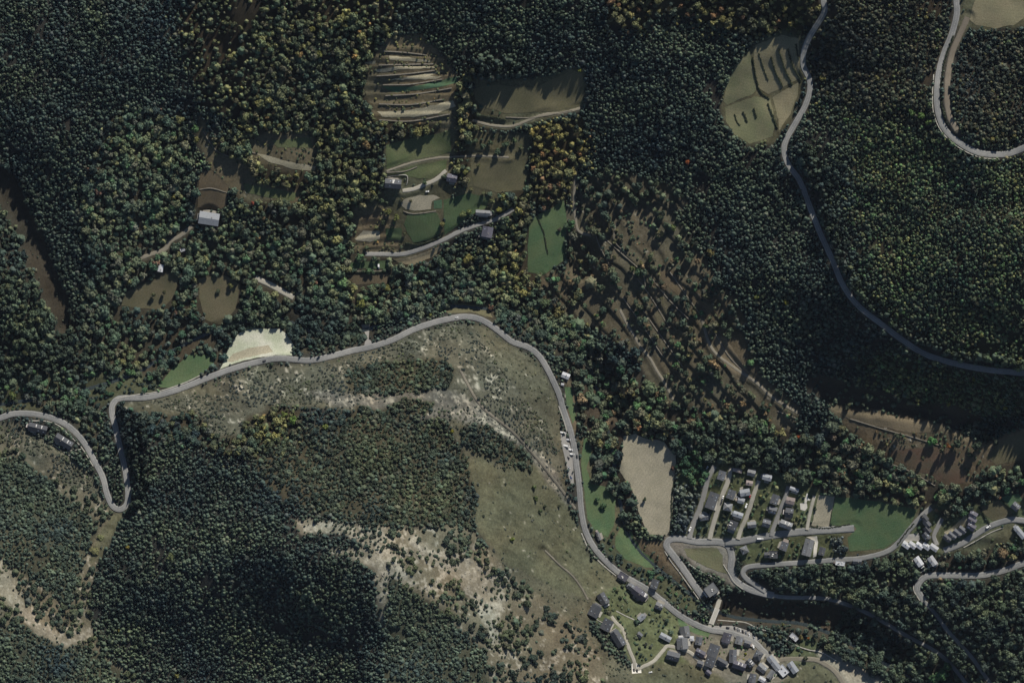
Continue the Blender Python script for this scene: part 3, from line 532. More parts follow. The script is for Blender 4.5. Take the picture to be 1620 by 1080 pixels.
 ('rip',[(1440,800),(1480,805),(1540,800),(1545,812),(1520,815),(1490,818),(1470,800)]),
 ('dry',[(1500,872),(1560,840),(1610,828),(1612,850),(1560,870),(1510,880)]),
 ('rip',[(1488,880),(1550,872),(1640,865),(1760,850),(1760,870),(1620,884),(1550,905),(1500,906),(1478,900)]),
 ('mead',[(1317,783),(1400,792),(1455,803),(1440,838),(1420,862),(1395,875),(1340,878)]),
 ('grav',[(1290,1030),(1320,1030),(1360,1055),(1400,1080),(1420,1220),(1360,1220),(1330,1070),(1300,1048)]),
 ('dry',[(1260,1050),(1290,1046),(1320,1062),(1340,1090),(1340,1220),(1240,1220),(1250,1075)]),
 ('soil',[(895,600),(912,605),(915,680),(905,690),(898,650)]),
]
wx = XX + 5.5 * fbm(XX, YY, 26, 91, 3); wy = YY + 5.5 * fbm(XX, YY, 26, 191, 3)
ZR = np.zeros(XX.shape, int)
for nme, poly in ZPOLY:
    ZR[inpoly(poly, wx, wy)] = ZN[nme]
names = list(ZN)
# old terraces: the slope climbs in steps
tz = blur(np.isin(ZR, [ZN['terr'], ZN['terT']]).astype(float), 2)
ph = (XX * .80 - YY * .60) / 24 + .5 * fbm(XX, YY, 60, 811, 2); fr = ph - np.floor(ph)
STEPS = np.where(fr < .8, .5 - fr / .8, (fr - .8) / .2 - .5)
HH += 2.6 * STEPS * tz * np.clip((RD - 2) / 5, 0, 1)
tz2 = blur(np.isin(ZR, [ZN['terU']]).astype(float), 2) * (XX > 560); ph2 = YY / 15 + .4 * fbm(XX, YY, 70, 821, 2); fr2 = ph2 - np.floor(ph2)
HH += 1.8 * np.where(fr2 < .8, .5 - fr2 / .8, (fr2 - .8) / .2 - .5) * tz2 * np.clip((RD - 2) / 5, 0, 1)

# ---------------- fields: sheets of one crop each
FIELDS = [
 ('field','big pale tan harvested field between the river trees and the village','tan',[(987,690),(1005,686),(1027,695),(1050,697),(1060,712),(1070,720),(1067,757),(1065,810),(1062,835),(1055,847),(1025,845),(1010,810),(1007,790),(995,765),(980,745),(985,720)]),
 ('meadow','green roadside meadow strip beside the valley road','green',[(924,693),(930,692),(936,715),(928,740),(935,765),(960,770),(974,792),(972,830),(962,850),(945,845),(930,820),(925,780),(919,735)]),
 ('meadow','green riverside meadow below the shrub row','green',[(983,832),(1000,842),(1015,870),(1035,885),(1035,898),(1020,897),(990,885),(975,868),(974,850)]),
 ('meadow','small green verge below the lone white house','green',[(893,612),(905,612),(907,640),(912,660),(906,670),(897,640)]),
 ('field','pale tan strip field beside the narrow concrete lane','tan',[(1296,783),(1322,785),(1311,833),(1284,832)]),
 ('meadow','large flat green meadow next to the tan strip field','green',[(1323,786),(1350,788),(1400,795),(1452,806),(1440,833),(1420,855),(1398,868),(1345,872),(1342,850),(1356,836),(1350,830),(1313,831)]),
 ('meadow','triangular dry green lawn inside the loop of the lane','olive',[(1083,868),(1100,867),(1135,867),(1144,878),(1144,892),(1152,908),(1135,904),(1105,890),(1088,880)]),
 ('meadow','very pale mown meadow beside the winding valley road','pale',[(388,521),(412,519),(443,520),(455,529),(465,545),(462,562),(436,562),(404,566),(372,574),(348,584),(356,567),(362,548),(378,527)]),
 ('field','pale sandy strip inside the mown meadow','tan',[(359,572),(369,559),(396,550),(425,546),(432,556),(401,563),(372,572)]),
 ('meadow','dark green meadow above the valley road bend','green_dull',[(250,612),(270,585),(300,560),(332,562),(340,572),(322,590),(300,602),(270,613)]),
 ('field','large brown green upper field with a shaded forest edge','olive_brown',[(750,140),(780,135),(845,140),(905,112),(922,118),(925,150),(915,168),(870,177),(800,180),(765,170),(752,158)]),
 ('field','pale straw terrace strip below the dry stone walls','straw',[(597,177),(630,176),(667,172),(717,159),(721,169),(692,180),(655,186),(605,186)]),
 ('field','narrow straw terrace ledge under the dark wood','straw',[(617,90),(640,91),(680,96),(682,100),(640,97),(617,96)]),
 ('field','wavy straw terrace ledge above the green one','straw',[(592,112),(630,106),(685,106),(690,109),(635,111),(600,116)]),
 ('field','thin straw terrace ledge forking to the edge of the wood','straw',[(610,128),(650,122),(672,118),(702,113),(680,121),(700,122),(690,126),(645,127)]),
 ('field','short straw ledge half lost in tree shade','straw',[(577,100),(595,97),(594,102),(578,103)]),
 ('meadow','bright green terrace among the straw ledges','green_cool',[(605,137),(650,138),(700,128),(722,122),(724,132),(700,137),(660,143),(620,147)]),
 ('meadow','broad green meadow below the row of terrace trees','olive_green',[(610,230),(640,222),(700,210),(712,205),(714,240),(690,247),(650,254),(612,267)]),
 ('meadow','green meadow above the slate farmhouse','olive_green',[(614,277),(650,264),(708,253),(705,268),(680,283),(640,280)]),
 ('meadow','brown green pasture crossed by faint paths','olive_brown',[(745,252),(830,255),(830,300),(790,305),(750,295),(745,270)]),
 ('field','oval sand riding ring on the farm','tan',[(635,323),(642,331),(655,334),(682,331),(683,318),(696,313),(686,309),(667,309),(652,312),(640,315)]),
 ('lawn','small bright green court beside the sand riding ring','green_cool',[(686.5,318),(699,316),(699,330),(686.5,330)]),
 ('lawn','green farm lawn below the shaded farm building','green_dull',[(702,316),(740,306),(775,312),(770,328),(745,340),(720,360),(703,372)]),
 ('meadow','green paddock below the sand riding ring','green_dull',[(645,339),(690,336),(697,350),(695,368),(680,380),(655,383),(645,370),(640,355)]),
 ('field','tan crescent field under the farm road','tan_stripe',[(621,409),(642,408),(669,400),(704,386),(703,391),(683,407),(655,419),(633,417)]),
 ('field','small tan terrace plot among the valley trees','tan',[(562,378),(575,365),(600,365),(601,378),(585,383),(565,381)]),
 ('field','small brown plot above the tan terrace plot','brown',[(570,342),(600,335),(602,350),(575,360)]),
 ('lawn','square green plot beside the tan terrace plot','green_dull',[(610,362),(635,360),(636,380),(612,380)]),
 ('lawn','green strip plot with a white van parked on it','green_dull',[(555,415),(610,412),(612,425),(550,424)]),
 ('field','brown strip plot below the dark hedge','brown',[(545,435),(613,433),(612,448),(560,450)]),
 ('meadow','steep green meadow beside the overgrown terraces','green',[(892,317),(897,345),(895,382),(895,410),(860,435),(835,430),(835,395),(837,352),(850,340),(872,330)]),
 ('field','brown terraced field above the big metal barn','brown',[(316,270),(335,270),(362,295),(358,325),(348,332),(312,328)]),
 ('meadow','brown grass meadow below the small white shed','brown_green',[(187,482),(200,462),(225,450),(275,430),(283,440),(275,470),(255,490),(215,487)]),
 ('meadow','brown green meadow ringed by trees below the farm track','brown_green',[(315,440),(355,435),(380,450),(372,490),(350,515),(325,505),(315,470)]),
 ('field','tan hedged upper field beside the mountain road','tan_green',[(1195,72),(1235,57),(1262,62),(1264,100),(1262,125),(1240,138),(1215,150),(1198,140),(1190,95)]),
 ('meadow','grey green hedged meadow at the edge of the dark forest','olive',[(1144,160),(1151,130),(1166,100),(1186,82),(1196,142),(1190,150),(1150,166)]),
 ('meadow','pale green lower meadow with three short hedges','olive',[(1146,170),(1192,154),(1218,156),(1226,190),(1222,216),(1186,228),(1162,214),(1148,192)]),
 ('meadow','tan green grass slope above the pale mountain road','tan_green',[(1222,154),(1262,131),(1262,150),(1250,180),(1232,208),(1231,190)]),
 ('field','reddish brown bracken slope above the village wood','russet',[(1395,718),(1430,710),(1500,707),(1530,745),(1526,763),(1500,768),(1470,752),(1440,738)]),
 ('field','tan terrace band under the shaded scarp','brown_tan',[(1318,648),(1345,652),(1400,655),(1470,670),(1473,684),(1440,685),(1380,672),(1345,664)]),
 ('field','dry brown slope with long tree shadows','brown_green',[(1560,722),(1590,692),(1640,680),(1640,722),(1575,735)]),
 ('field','brown fenced plot beside the climbing lane','brown_green',[(1549,802),(1580,791),(1598,806),(1603,815),(1570,824),(1560,815)]),
 ('lawn','small green lawn of the slate house','green_cool',[(1583,786),(1612,780),(1618,792),(1608,794),(1598,803)]),
 ('field','tan roadside field above the wooded knoll','tan_green',[(1530,34),(1545,-20),(1640,-20),(1618,30),(1600,42),(1570,48),(1540,43)]),
 ('meadow','small grass clearing above the road bend','olive_brown',[(702,491),(720,479),(770,482),(780,503),(745,493),(712,496)]),
 ('field','pale gravel court between the slate terraces','straw',[(1494,842),(1510,832),(1520,822),(1531,811),(1531,825),(1528,832),(1518,832),(1508,840),(1497,847)]),
 ('field','pale sandy contour terrace beside the long footpath','brown_tan',[(1128,530),(1148,535),(1185,590),(1180,606),(1160,596),(1140,565)]),
 ('field','straw terrace plot on the overgrown slope','brown_green',[(1032,490),(1050,475),(1060,490),(1042,512)]),
 ('field','bare brown terrace plot between long tree shadows','brown',[(1040,432),(1060,425),(1085,455),(1075,470),(1055,450)]),
 ('meadow','green meadow strip below the olive wood','olive_green',[(430,223),(490,218),(495,234),(440,234)]),
 ('field','straw strip with tree shadows in the olive wood','straw',[(405,243),(425,247),(470,259),(500,263),(498,271),(465,268),(425,256)]),
 ('meadow','green strip meadow among the valley trees','olive_green',[(385,290),(420,297),(470,305),(465,318),(420,312),(390,305)]),
 ('yard','grey paved lay-by wedge beside the valley road','paved',[(571,514),(585,512),(583,535),(590,543),(576,548),(579,530)]),
 ('yard','grey gravel car park in front of the old village','paved',[(1128,990),(1160,990),(1185,998),(1203,1012),(1196,1018),(1180,1006),(1150,996),(1128,996)]),
 ('yard','white paved garden terrace beside the small lawn','white_pave',[(1266,796),(1277,796),(1278,803),(1274,808),(1267,806)]),
 ('yard','white cross shaped garden path above the terrace','white_pave',[(1270,785),(1275,786),(1277,780),(1279,781),(1278,787),(1283,790),(1281,792),(1278,791),(1276,796),(1272,795),(1274,789),(1269,787)]),
 ('yard','white paved yard wrapped round the large grey house','white_pave',[(1276,849),(1293,848),(1295,858),(1292,880),(1287,882),(1288,866),(1290,858),(1284,853)]),
 ('yard','pale paved hard standing under the parked vans','paved',[(887,685),(895,686),(903,706),(907,728),(908,765),(902,764),(895,730),(888,700)]),
 ('yard','white paved turning place at the lower end of the concrete lane','white_pave',[(999,1050),(1005,1046),(1014,1056),(1015,1064),(1000,1065)]),
 ('yard','pale forecourt of the white roofed terrace row','concrete_pave',[(1428,857),(1438,845),(1454,843),(1456,852),(1462,858),(1445,855),(1436,858)]),
 ('meadow','green roadside bank below the grey gabled house','green',[(1072,976),(1095,992),(1125,1003),(1120,1008),(1098,1002),(1075,990)]),
]
FM = np.zeros(XX.shape, bool)
for f in FIELDS: FM |= inpoly(f[3], XX, YY)

FB1 = blur(FM.astype(float), 1)
# ---------------- ground colour
gcol = np.array([ZONES[n]['ground'] for n in names])[ZR]
rock = np.array([ZONES[n]['rock'] for n in names])[ZR].astype(float)
for c in range(3): gcol[..., c] = blur(gcol[..., c], 1)
rock = blur(rock, 2)
rn = fbm(XX, YY, 16, 41, 4); rn2 = fbm(XX * 1.0, YY * 1.0, 5.5, 57, 3)
rn3 = vnoise(XX, YY, 3.1, 63)
rm = np.clip((.8 * rn + 0.75 * rn2 + .55 * rn3 + rock * 1.45 - 1.0) * 3.2, 0, 1) * (rock > 0.03)
gcol = gcol * (1 - rm[..., None]) + np.array((.265, .25, .205)) * (0.85 + 0.3 * rn2[..., None]) * rm[..., None]
sl = .85 * XX + .52 * YY; sa_ = -.52 * XX + .85 * YY
open_ = blur(np.isin(ZR, [ZN[k] for k in ('dry', 'drys', 'shd', 'scr', 'shr', 'soil', 'mead', 'gard')]).astype(float), 1)
v = 1 + 0.28 * fbm(XX, YY, 30, 71, 4) + 0.20 * rn2 + open_ * (.30 * fbm(sl / 5.0, sa_, 9, 75, 3) + .22 * rn3)
gcol = gcol * v[..., None]
gw = np.clip(0.5 + 0.9 * fbm(XX, YY, 60, 77, 3), 0, 1)[..., None]
gcol = gcol * (np.array((1.07, .99, .92)) * gw + np.array((.94, 1.02, 1.03)) * (1 - gw))
HH += 0.55 * rm * (0.5 + rn2) * np.clip((RD - 2) / 4, 0, 1)          # stones stand proud
sm_ = blur(np.isin(ZR, [ZN[k] for k in ('dry', 'drys', 'shd', 'scr', 'rockp', 'pins', 'pin')]).astype(float), 3) * np.clip((RD - 2) / 8, 0, 1) * np.clip((HR - 4) / 10, 0, 1)
HH += 4.2 * fbm(XX, YY, 44, 951, 3) * sm_
# road verges are gritty
vg = np.clip(1 - (RD - 0.5) / 3.0, 0, 1)[..., None] * 0.35
gcol = gcol * (1 - vg) + np.array((.13, .125, .095)) * vg
gcol = np.clip(gcol, .012, .6)

def ext(a, lo, hi):   # extend the axis far beyond the map
    d = np.array([30, 80, 180, 400, 900, 2000, 4500.0])
    return np.concatenate([(a[0] - d)[::-1], a, a[-1] + d])
EX, EY = ext(GX, 0, 0), ext(GY, 0, 0)
ii = np.clip(np.arange(len(EX)) - 7, 0, NX - 1); jj = np.clip(np.arange(len(EY)) - 7, 0, NY - 1)
EH = HH[np.ix_(jj, ii)]; EC = gcol[np.ix_(jj, ii)]
mX, mY = np.meshgrid(EX, EY)
Vg = np.stack([(mX - 810) * MPP, (540 - mY) * MPP, EH], -1).reshape(-1, 3)
nx, ny = len(EX), len(EY)
q = (np.arange(ny - 1)[:, None] * nx + np.arange(nx - 1)[None, :]).ravel()
Fg = np.stack([q, q + nx, q + nx + 1, q + 1], 1)
me = bpy.data.meshes.new('ground'); me.vertices.add(len(Vg)); me.vertices.foreach_set('co', Vg.ravel())
me.loops.add(Fg.size); me.loops.foreach_set('vertex_index', Fg.ravel().astype(np.int32))
me.polygons.add(len(Fg)); me.polygons.foreach_set('loop_start', np.arange(0, Fg.size, 4, dtype=np.int32))
me.polygons.foreach_set('use_smooth', np.ones(len(Fg), bool)); me.update(calc_edges=True)
ca = me.color_attributes.new('cover', 'FLOAT_COLOR', 'POINT')
ca.data.foreach_set('color', np.concatenate([EC.reshape(-1, 3), np.ones((len(Vg), 1))], 1).ravel().astype(np.float32))
me.materials.append(mat('earth', (0, 0, 0), .95, .34, .42, .6, spec=.1, attr='cover', detail=6))
tag(link('ground', me), 'mountain valley ground of dry grass, soil and pale rock', kind='structure')

# ================================================================== FIELDS
FC = dict(tan=((.30,.275,.205),(.265,.245,.18)), tan_stripe=((.30,.255,.165),(.24,.20,.125)), green=((.062,.105,.052),(.085,.115,.056)), green_dull=((.055,.092,.044),(.072,.100,.05)), green_cool=((.062,.115,.068),(.075,.12,.062)),
 olive=((.130,.138,.078),(.155,.150,.09)), olive_green=((.080,.104,.048),(.100,.112,.056)), olive_brown=((.098,.094,.054),(.118,.108,.064)), brown=((.110,.088,.056),(.085,.070,.046)), brown_green=((.108,.096,.060),(.088,.084,.05)),
 pale=((.42,.42,.35),(.32,.345,.255)), straw=((.31,.285,.205),(.26,.24,.165)), russet=((.125,.082,.056),(.10,.082,.054)), brown_tan=((.165,.135,.088),(.125,.105,.068)), tan_green=((.205,.182,.115),(.17,.16,.10)),
 paved=((.21,.205,.195),(.25,.24,.22)), white_pave=((.60,.58,.52),(.52,.50,.45)), concrete_pave=((.36,.35,.32),(.30,.29,.27)))
for k, (name, label, mk, poly) in enumerate(FIELDS):
    P = []; n = len(poly); small = max(p[0] for p in poly) - min(p[0] for p in poly) < 20
    for a in range(n):
        p, r = np.array(poly[a], float), np.array(poly[(a + 1) % n], float)
        m_ = max(1, int(np.hypot(*(r - p)) / 2))
        for s in range(m_):
            w = p + (r - p) * s / m_
            if not small and name != 'yard': w = w + 1.3 * np.array([fbm(w[0], w[1], 9, 5, 3), fbm(w[0], w[1], 9, 6, 3)])
            P.append(w)
    P = np.array(P); x0, y0 = P.min(0); x1, y1 = P.max(0)
    gx = np.arange(math.ceil((x0 + MX) / STEP), (x1 + MX) / STEP) * STEP - MX; gy = np.arange(math.ceil((y0 + MY) / STEP), (y1 + MY) / STEP) * STEP - MY
    I = np.stack(np.meshgrid(gx, gy), -1).reshape(-1, 2) if len(gx) and len(gy) else np.zeros((0, 2))
    if len(I):
        I = I[inpoly([tuple(p) for p in P], I[:, 0], I[:, 1])]
    allp = [Vector(p) for p in P] + [Vector(p) for p in I]; e = [(a, (a + 1) % len(P)) for a in range(len(P))]
    vv, _, ff, *_ = delaunay_2d_cdt(allp, e, [], 1, 1e-4)
    vv = np.array([(p.x, p.y) for p in vv]); z = H(vv[:, 0], vv[:, 1]) + 0.22 + 0.004 * (k % 12)
    V = np.stack([(vv[:, 0] - 810) * MPP, (540 - vv[:, 1]) * MPP, z], 1)
    F = []
    for f in ff:
        a, b, c = (V[i] for i in f[:3]); cr = (b[0] - a[0]) * (c[1] - a[1]) - (b[1] - a[1]) * (c[0] - a[0])
        F.append(f if cr > 0 else f[::-1])
    c1, c2 = FC[mk]
    pave = name == 'yard'
    o = link(name, mesh(name, V, F, mat(mk, c1, .95 if not pave else .9, .10 if pave else .28, .5 if pave else .8, .1 if pave else .5, col2=c2, spec=.1, detail=6, rows=0 if pave or mk == 'pale' else .03), True))
    tag(o, label, kind='structure')

# ================================================================== ROADS
RM = dict(asphalt=((.168,.172,.170),(.225,.225,.216)), asphalt_light=((.19,.19,.183),(.24,.236,.222)), concrete=((.36,.34,.285),(.30,.285,.24)), dirt=((.15,.13,.10),(.18,.155,.12)), dirt_pale=((.21,.192,.15),(.16,.146,.115)))
mk_white = mat('road_paint', (.36, .355, .335), .8, .4, 1.2)
def ribbon(L, z, offs, dz, drop=0.0, eu=None):
    """strip along line L (map units) with lateral offsets offs"""
    n2 = normals2d(L); V = []; F = []; k = len(offs)
    for j, of in enumerate(offs): pass
    for i in range(len(L)):
        for j, of in enumerate(offs):
            jit = 0.0 if eu is None or 0 < j < k - 1 else eu * vnoise(L[i][0], L[i][1], 3.0, 8 + j)
            p = L[i] + n2[i] * (of + math.copysign(jit, of) if of else of); x, y = W(*p); V.append((x, y, z[i] + dz - (drop if j in (0, k - 1) else 0)))
    for i in range(len(L) - 1):
        for j in range(k - 1):
            a = i * k + j; F.append((a, a + k, a + k + 1, a + 1))
    return V, F
for ri, (r, L, z) in enumerate(zip(ROADS, lines, profiles)):
    name, label, mk, wd, _, mark = r; hw = wd / 2; c1, c2 = RM[mk]
    dz = 0.34 + 0.012 * (len(ROADS) - ri)
    z2 = H(L[:, 0], L[:, 1]); z2 = np.maximum(z2, z)
    V, F = ribbon(L, z2, [-hw - .25, -hw, -hw / 2, 0, hw / 2, hw, hw + .25], dz, .6, eu=.9 if mk.startswith('dirt') else .6)
    o = tag(link(name, mesh(name, V, F, mat(mk, c1, .9, .14, .9, .15, col2=c2, spec=.2, detail=6), True)), label, kind='structure')
    if mark:
        for nme, offs in (('edge_line', [-hw + .55, -hw + .85]), ('edge_line', [hw - .85, hw - .55]), ('centre_line', [-.17, .17])):
            V, F = ribbon(L, z2, offs, dz + .03)
            if nme == 'centre_line': F = [f for i, f in enumerate(F) if i % 4 < 3]
            link(nme, mesh(nme, V, F, mk_white), o)
# river
zr = H(RIVER[:, 0], RIVER[:, 1]); zr = np.minimum.accumulate(zr[::-1])[::-1] if zr[0] < zr[-1] else np.minimum.accumulate(zr)
zr = H(RIVER[:, 0], RIVER[:, 1])
V, F = ribbon(RIVER, zr, [-4.5, -2.5, 0, 2.5, 4.5], .5, .3, eu=1.2)
o = tag(link('river', mesh('river', V, F, mat('river_water', (.035, .045, .045), .12, .2, .8, .35, spec=.5), True)), 'narrow dark mountain river hidden under the trees', kind='structure')

# ================================================================== WALLS AND HEDGES
def wall(pts, label, name='stone_wall', th=1.1, ht=1.6, m=None, cat='wall', group=None):
    L = smooth_line(pts, 2.5); z = H(L[:, 0], L[:, 1]); n2 = normals2d(L); V = []; F = []
    for i in range(len(L)):
        j1 = .25 * vnoise(L[i][0], L[i][1], 2.3, 12); j2 = .3 * vnoise(L[i][0], L[i][1], 3.1, 13)
        for s, zz in ((-1, -1.2), (-1, 1), (1, 1), (1, -1.2)):
            p = L[i] + n2[i] * s * (th / 2 + j1 * .5) / MPP; x, y = W(*p)
            V.append((x, y, z[i] + (ht + j2 if zz > 0 else -1.5)))
    for i in range(len(L) - 1):
        a = i * 4
        for j in range(3): F.append((a + j, a + j + 1, a + 5 + j, a + 4 + j))
    e = (len(L) - 1) * 4; F += [(0, 3, 2, 1), (e, e + 1, e + 2, e + 3)]
    F = [f[::-1] for f in F]
    return tag(link(name, mesh(name, V, F, m or mat('dry_stone', (.17, .155, .125), .95, .4, 1.6, .6))), label, cat, group)
M_CONC = mat('pale_render', (.38, .365, .32), .9, .2, .8)
TG = 'dry stone terrace walls'
wall([(928,841),(940,870),(955,889),(972,905),(982,913)], 'long pale retaining wall on the uphill edge of the valley road', th=1.0, ht=1.0, m=M_CONC) if False else None
wall([(920,843),(932,869),(950,890),(975,911)], 'pale concrete retaining wall below the dry grass slope on the valley road', 'retaining_wall', 1.2, 1.2, M_CONC)
wall([(884,642),(893,668),(897,682)], 'short pale retaining wall above the parked vans', 'retaining_wall', 1.2, 1.2, M_CONC)
wall([(46,665),(75,666),(95,674),(112,690),(130,708),(148,737)], 'curved pale garden wall in front of the two dark semi-detached houses', 'garden_wall', 1.0, 1.2, M_CONC)
wall([(52,685),(75,695),(97,712),(118,724)], 'pale wall behind the two dark semi-detached houses', 'garden_wall', .9, 1.4, M_CONC)
wall([(75,693),(87,681)], 'short pale wall dividing the two semi-detached gardens', 'garden_wall', .8, 1.0, M_CONC)
wall([(106,713),(129,710)], 'pale wall closing the garden of the lower semi-detached house', 'garden_wall', .8, 1.0, M_CONC)
wall([(182,630),(215,624),(250,619),(290,606),(318,593)], 'pale parapet wall along the valley road above the dark meadow', 'parapet_wall', 1.0, .9, M_CONC)
wall([(1145,893),(1156,911),(1164,923),(1176,932)], 'white parapet wall at the fork of the looping lane', 'parapet_wall', .9, 1.0, M_CONC)
wall([(1090,892),(1105,902),(1125,911),(1140,920)], 'pale retaining wall below the triangular lawn', 'retaining_wall', 1.1, 1.5, M_CONC)
wall([(1525,866),(1545,855),(1568,842),(1588,834)], 'pale wall below the climbing lane', 'retaining_wall', .9, 1.0, M_CONC)
wall([(1444,885),(1447,897),(1454,907),(1465,900),(1480,893),(1490,891)], 'cream garden wall looping round the two white villas', 'garden_wall', 1.0, 1.2, M_CONC)
wall([(1460,880),(1465,889),(1472,898)], 'cream wall between the two white villas', 'garden_wall', .9, 1.2, M_CONC)
wall([(1136,981),(1160,983),(1180,985),(1200,994),(1220,999),(1236,998)], 'pale stone river wall beside the car park', 'river_wall', 1.0, 1.5, M_CONC)
wall([(1240,1008),(1258,1020),(1280,1028),(1300,1032),(1325,1046)], 'pale stone bank wall along the shaded river', 'river_wall', 1.0, 1.4, M_CONC)
wall([(960,1005),(980,1028),(999,1049)], 'dark retaining wall behind the long dark slate house', 'retaining_wall', 1.0, 2.0, mat('dark_stone', (.10, .095, .085), .95, .3, 1.2))
wall([(935,958),(943,978),(957,986)], 'pale garden wall round the large square slate house', 'garden_wall', .9, 1.1, M_CONC)
wall([(945,946),(957,960)], 'pale wall between the two upper slate houses', 'garden_wall', .9, 1.1, M_CONC)
wall([(975,966),(990,974),(1003,980),(1012,988)], 'pale wall leading to the small cottage', 'garden_wall', 1.1, .8, M_CONC)
wall([(1052,872),(1062,888),(1075,905),(1090,926),(1106,948)], 'pale parapet on the river side of the looping lane', 'parapet_wall', .9, .9, M_CONC)
wall([(1446,925),(1447,935),(1456,950)], 'pale outer parapet on the bend below the white villas', 'parapet_wall', .9, .9, M_CONC)
wall([(1474,120),(1472,150),(1474,182),(1487,211),(1512,234),(1545,250),(1577,253)], 'long pale parapet on the outer side of the knoll bend', 'parapet_wall', .9, .9, M_CONC)
wall([(603,281),(618,279),(642,277),(645,285),(643,293)], 'pale wall wrapped round the slate farmhouse yard', 'garden_wall', .9, 1.2, M_CONC)
TW = [([(606,82),(640,84),(675,88)],'highest'),([(600,104),(640,103),(686,102)],'second highest'),([(596,121),(640,118),(690,112)],'third highest'),([(606,135),(650,134),(700,126)],'fourth highest'),([(610,152),(660,149),(715,140)],'fifth highest'),([(600,165),(650,166),(700,158)],'sixth highest'),([(600,190),(650,192),(712,181)],'lowest')]
for pts, w in TW: wall(pts, f'{w} dry stone wall of the straw terraces below the dark wood', 'terrace_wall', 1.3, 1.4, cat='wall', group=TG)
TW2 = [([(940,345),(945,380),(965,420)],'overgrown stone wall beside the bare brown patch'),([(958,378),(985,402),(1015,430),(1022,455)],'pale stone wall crossing the overgrown terraces'),([(975,352),(972,380),(990,400)],'short stone wall at the top of the overgrown terraces'),([(1000,430),(1030,470),(1060,520)],'stone wall between the two straw plots'),([(1020,425),(1055,470),(1090,505)],'stone wall above the bare brown plot'),([(1060,430),(1088,470),(1110,500)],'stone wall along the dark forest foot'),([(985,470),(1020,520),(1050,565)],'stone wall beside the stony path'),([(1010,480),(1045,530),(1080,580)],'long stone wall through the terrace trees'),([(1130,525),(1155,565),(1190,600)],'stone wall under the sandy contour terrace'),([(1345,662),(1390,676),(1440,690),(1490,705)],'dark stone wall below the tan terrace band'),([(1230,650),(1280,668),(1330,680)],'stone wall above the riverside wood'),([(1400,730),(1440,745),(1480,768)],'curved stone wall in the bracken slope'),([(320,205),(345,240),(390,255)],'stone wall in the shaded terraces above the barn'),([(330,200),(360,232),(405,243)],'upper stone wall in the shaded terraces above the barn'),([(316,300),(335,298),(360,305)],'low stone wall across the brown terraced field'),([(612,273),(640,271),(660,264)],'low wall above the farmhouse meadow'),([(638,334),(655,338),(690,334)],'low wall round the lower side of the riding ring'),([(800,186),(845,186),(905,175)],'low stone wall under the large upper field'),([(550,428),(580,429),(612,428)],'grey wall between the green and brown strip plots')]
for pts, lb in TW2: wall(pts, lb, 'terrace_wall', 1.1, .9, cat='wall', group='stone walls on the old terraces')

# ================================================================== TREE MODELS
M_LEAF = mat('foliage', (.06, .08, .05), .85, .30, .55, tint=True, spec=.12)
M_BARK = mat('bark', (.07, .055, .042), .95, .2, 2.0)
def ico(sub):
    t = (1 + 5 ** .5) / 2
    V = [np.array(v, float) / np.linalg.norm(v) for v in [(-1,t,0),(1,t,0),(-1,-t,0),(1,-t,0),(0,-1,t),(0,1,t),(0,-1,-t),(0,1,-t),(t,0,-1),(t,0,1),(-t,0,-1),(-t,0,1)]]
    F = [(0,11,5),(0,5,1),(0,1,7),(0,7,10),(0,10,11),(1,5,9),(5,11,4),(11,10,2),(10,7,6),(7,1,8),(3,9,4),(3,4,2),(3,2,6),(3,6,8),(3,8,9),(4,9,5),(2,4,11),(6,2,10),(8,6,7),(9,8,1)]
    for _ in range(sub):
        c = {}; F2 = []
        def mid(a, b):
            k = (min(a, b), max(a, b))
            if k not in c: v = V[a] + V[b]; V.append(v / np.linalg.norm(v)); c[k] = len(V) - 1
            return c[k]
        for a, b, d in F:
            x, y, z = mid(a, b), mid(b, d), mid(d, a); F2 += [(a, x, z), (b, y, x), (d, z, y), (x, y, z)]
        F = F2
    return np.array(V), F
ICO1, ICF1 = ico(1)
def leafy(lobes, r, nleaf, ls, rr):
    """lobes: list of (centre, radius xyz); solid irregular masses covered by loose leaf sprays"""
    V = []; F = []
    for c, s in lobes:
        base = len(V); c = np.array(c); s = np.array(s)
        for p in ICO1: V.append(tuple(c + p * s * .82 * (1 + r.uniform(-.22, .2))))
        F += [tuple(base + i for i in f) for f in ICF1]
        for _ in range(nleaf):
            d = r.normal(size=3); d[2] = abs(d[2]) * 1.1 - .25; d /= np.linalg.norm(d)
            p = c + d * s * r.uniform(.78, 1.14); nrm = d + r.normal(size=3) * .55; nrm /= np.linalg.norm(nrm)
            u = np.cross(nrm, (.3, .2, 1)); u /= np.linalg.norm(u); w = np.cross(nrm, u); a = r.uniform(0, 6.28); q = ls * r.uniform(.6, 1.3)
            u2 = (u * math.cos(a) + w * math.sin(a)) * q * rr; w2 = (-u * math.sin(a) + w * math.cos(a)) * q * rr * .7
            n = len(V); V += [tuple(p - u2), tuple(p + w2 * .9 - u2 * .1), tuple(p + u2), tuple(p - w2 * .9)]; F += [(n, n + 1, n + 2), (n, n + 2, n + 3)]
    return V, F
def broadleaf(seed):
    r = np.random.default_rng(seed); lobes = [((0, 0, .66), (.60, .60, .30))]
    for k in range(r.integers(6, 9)):
        a = k * 2.4 + r.uniform(-.5, .5); d = r.uniform(.38, .66); s = r.uniform(.28, .44)
        lobes.append(((d * math.cos(a), d * math.sin(a), r.uniform(.42, .78)), (s, s, s * .62)))
    return leafy(lobes, r, 26, .17, 1.0)
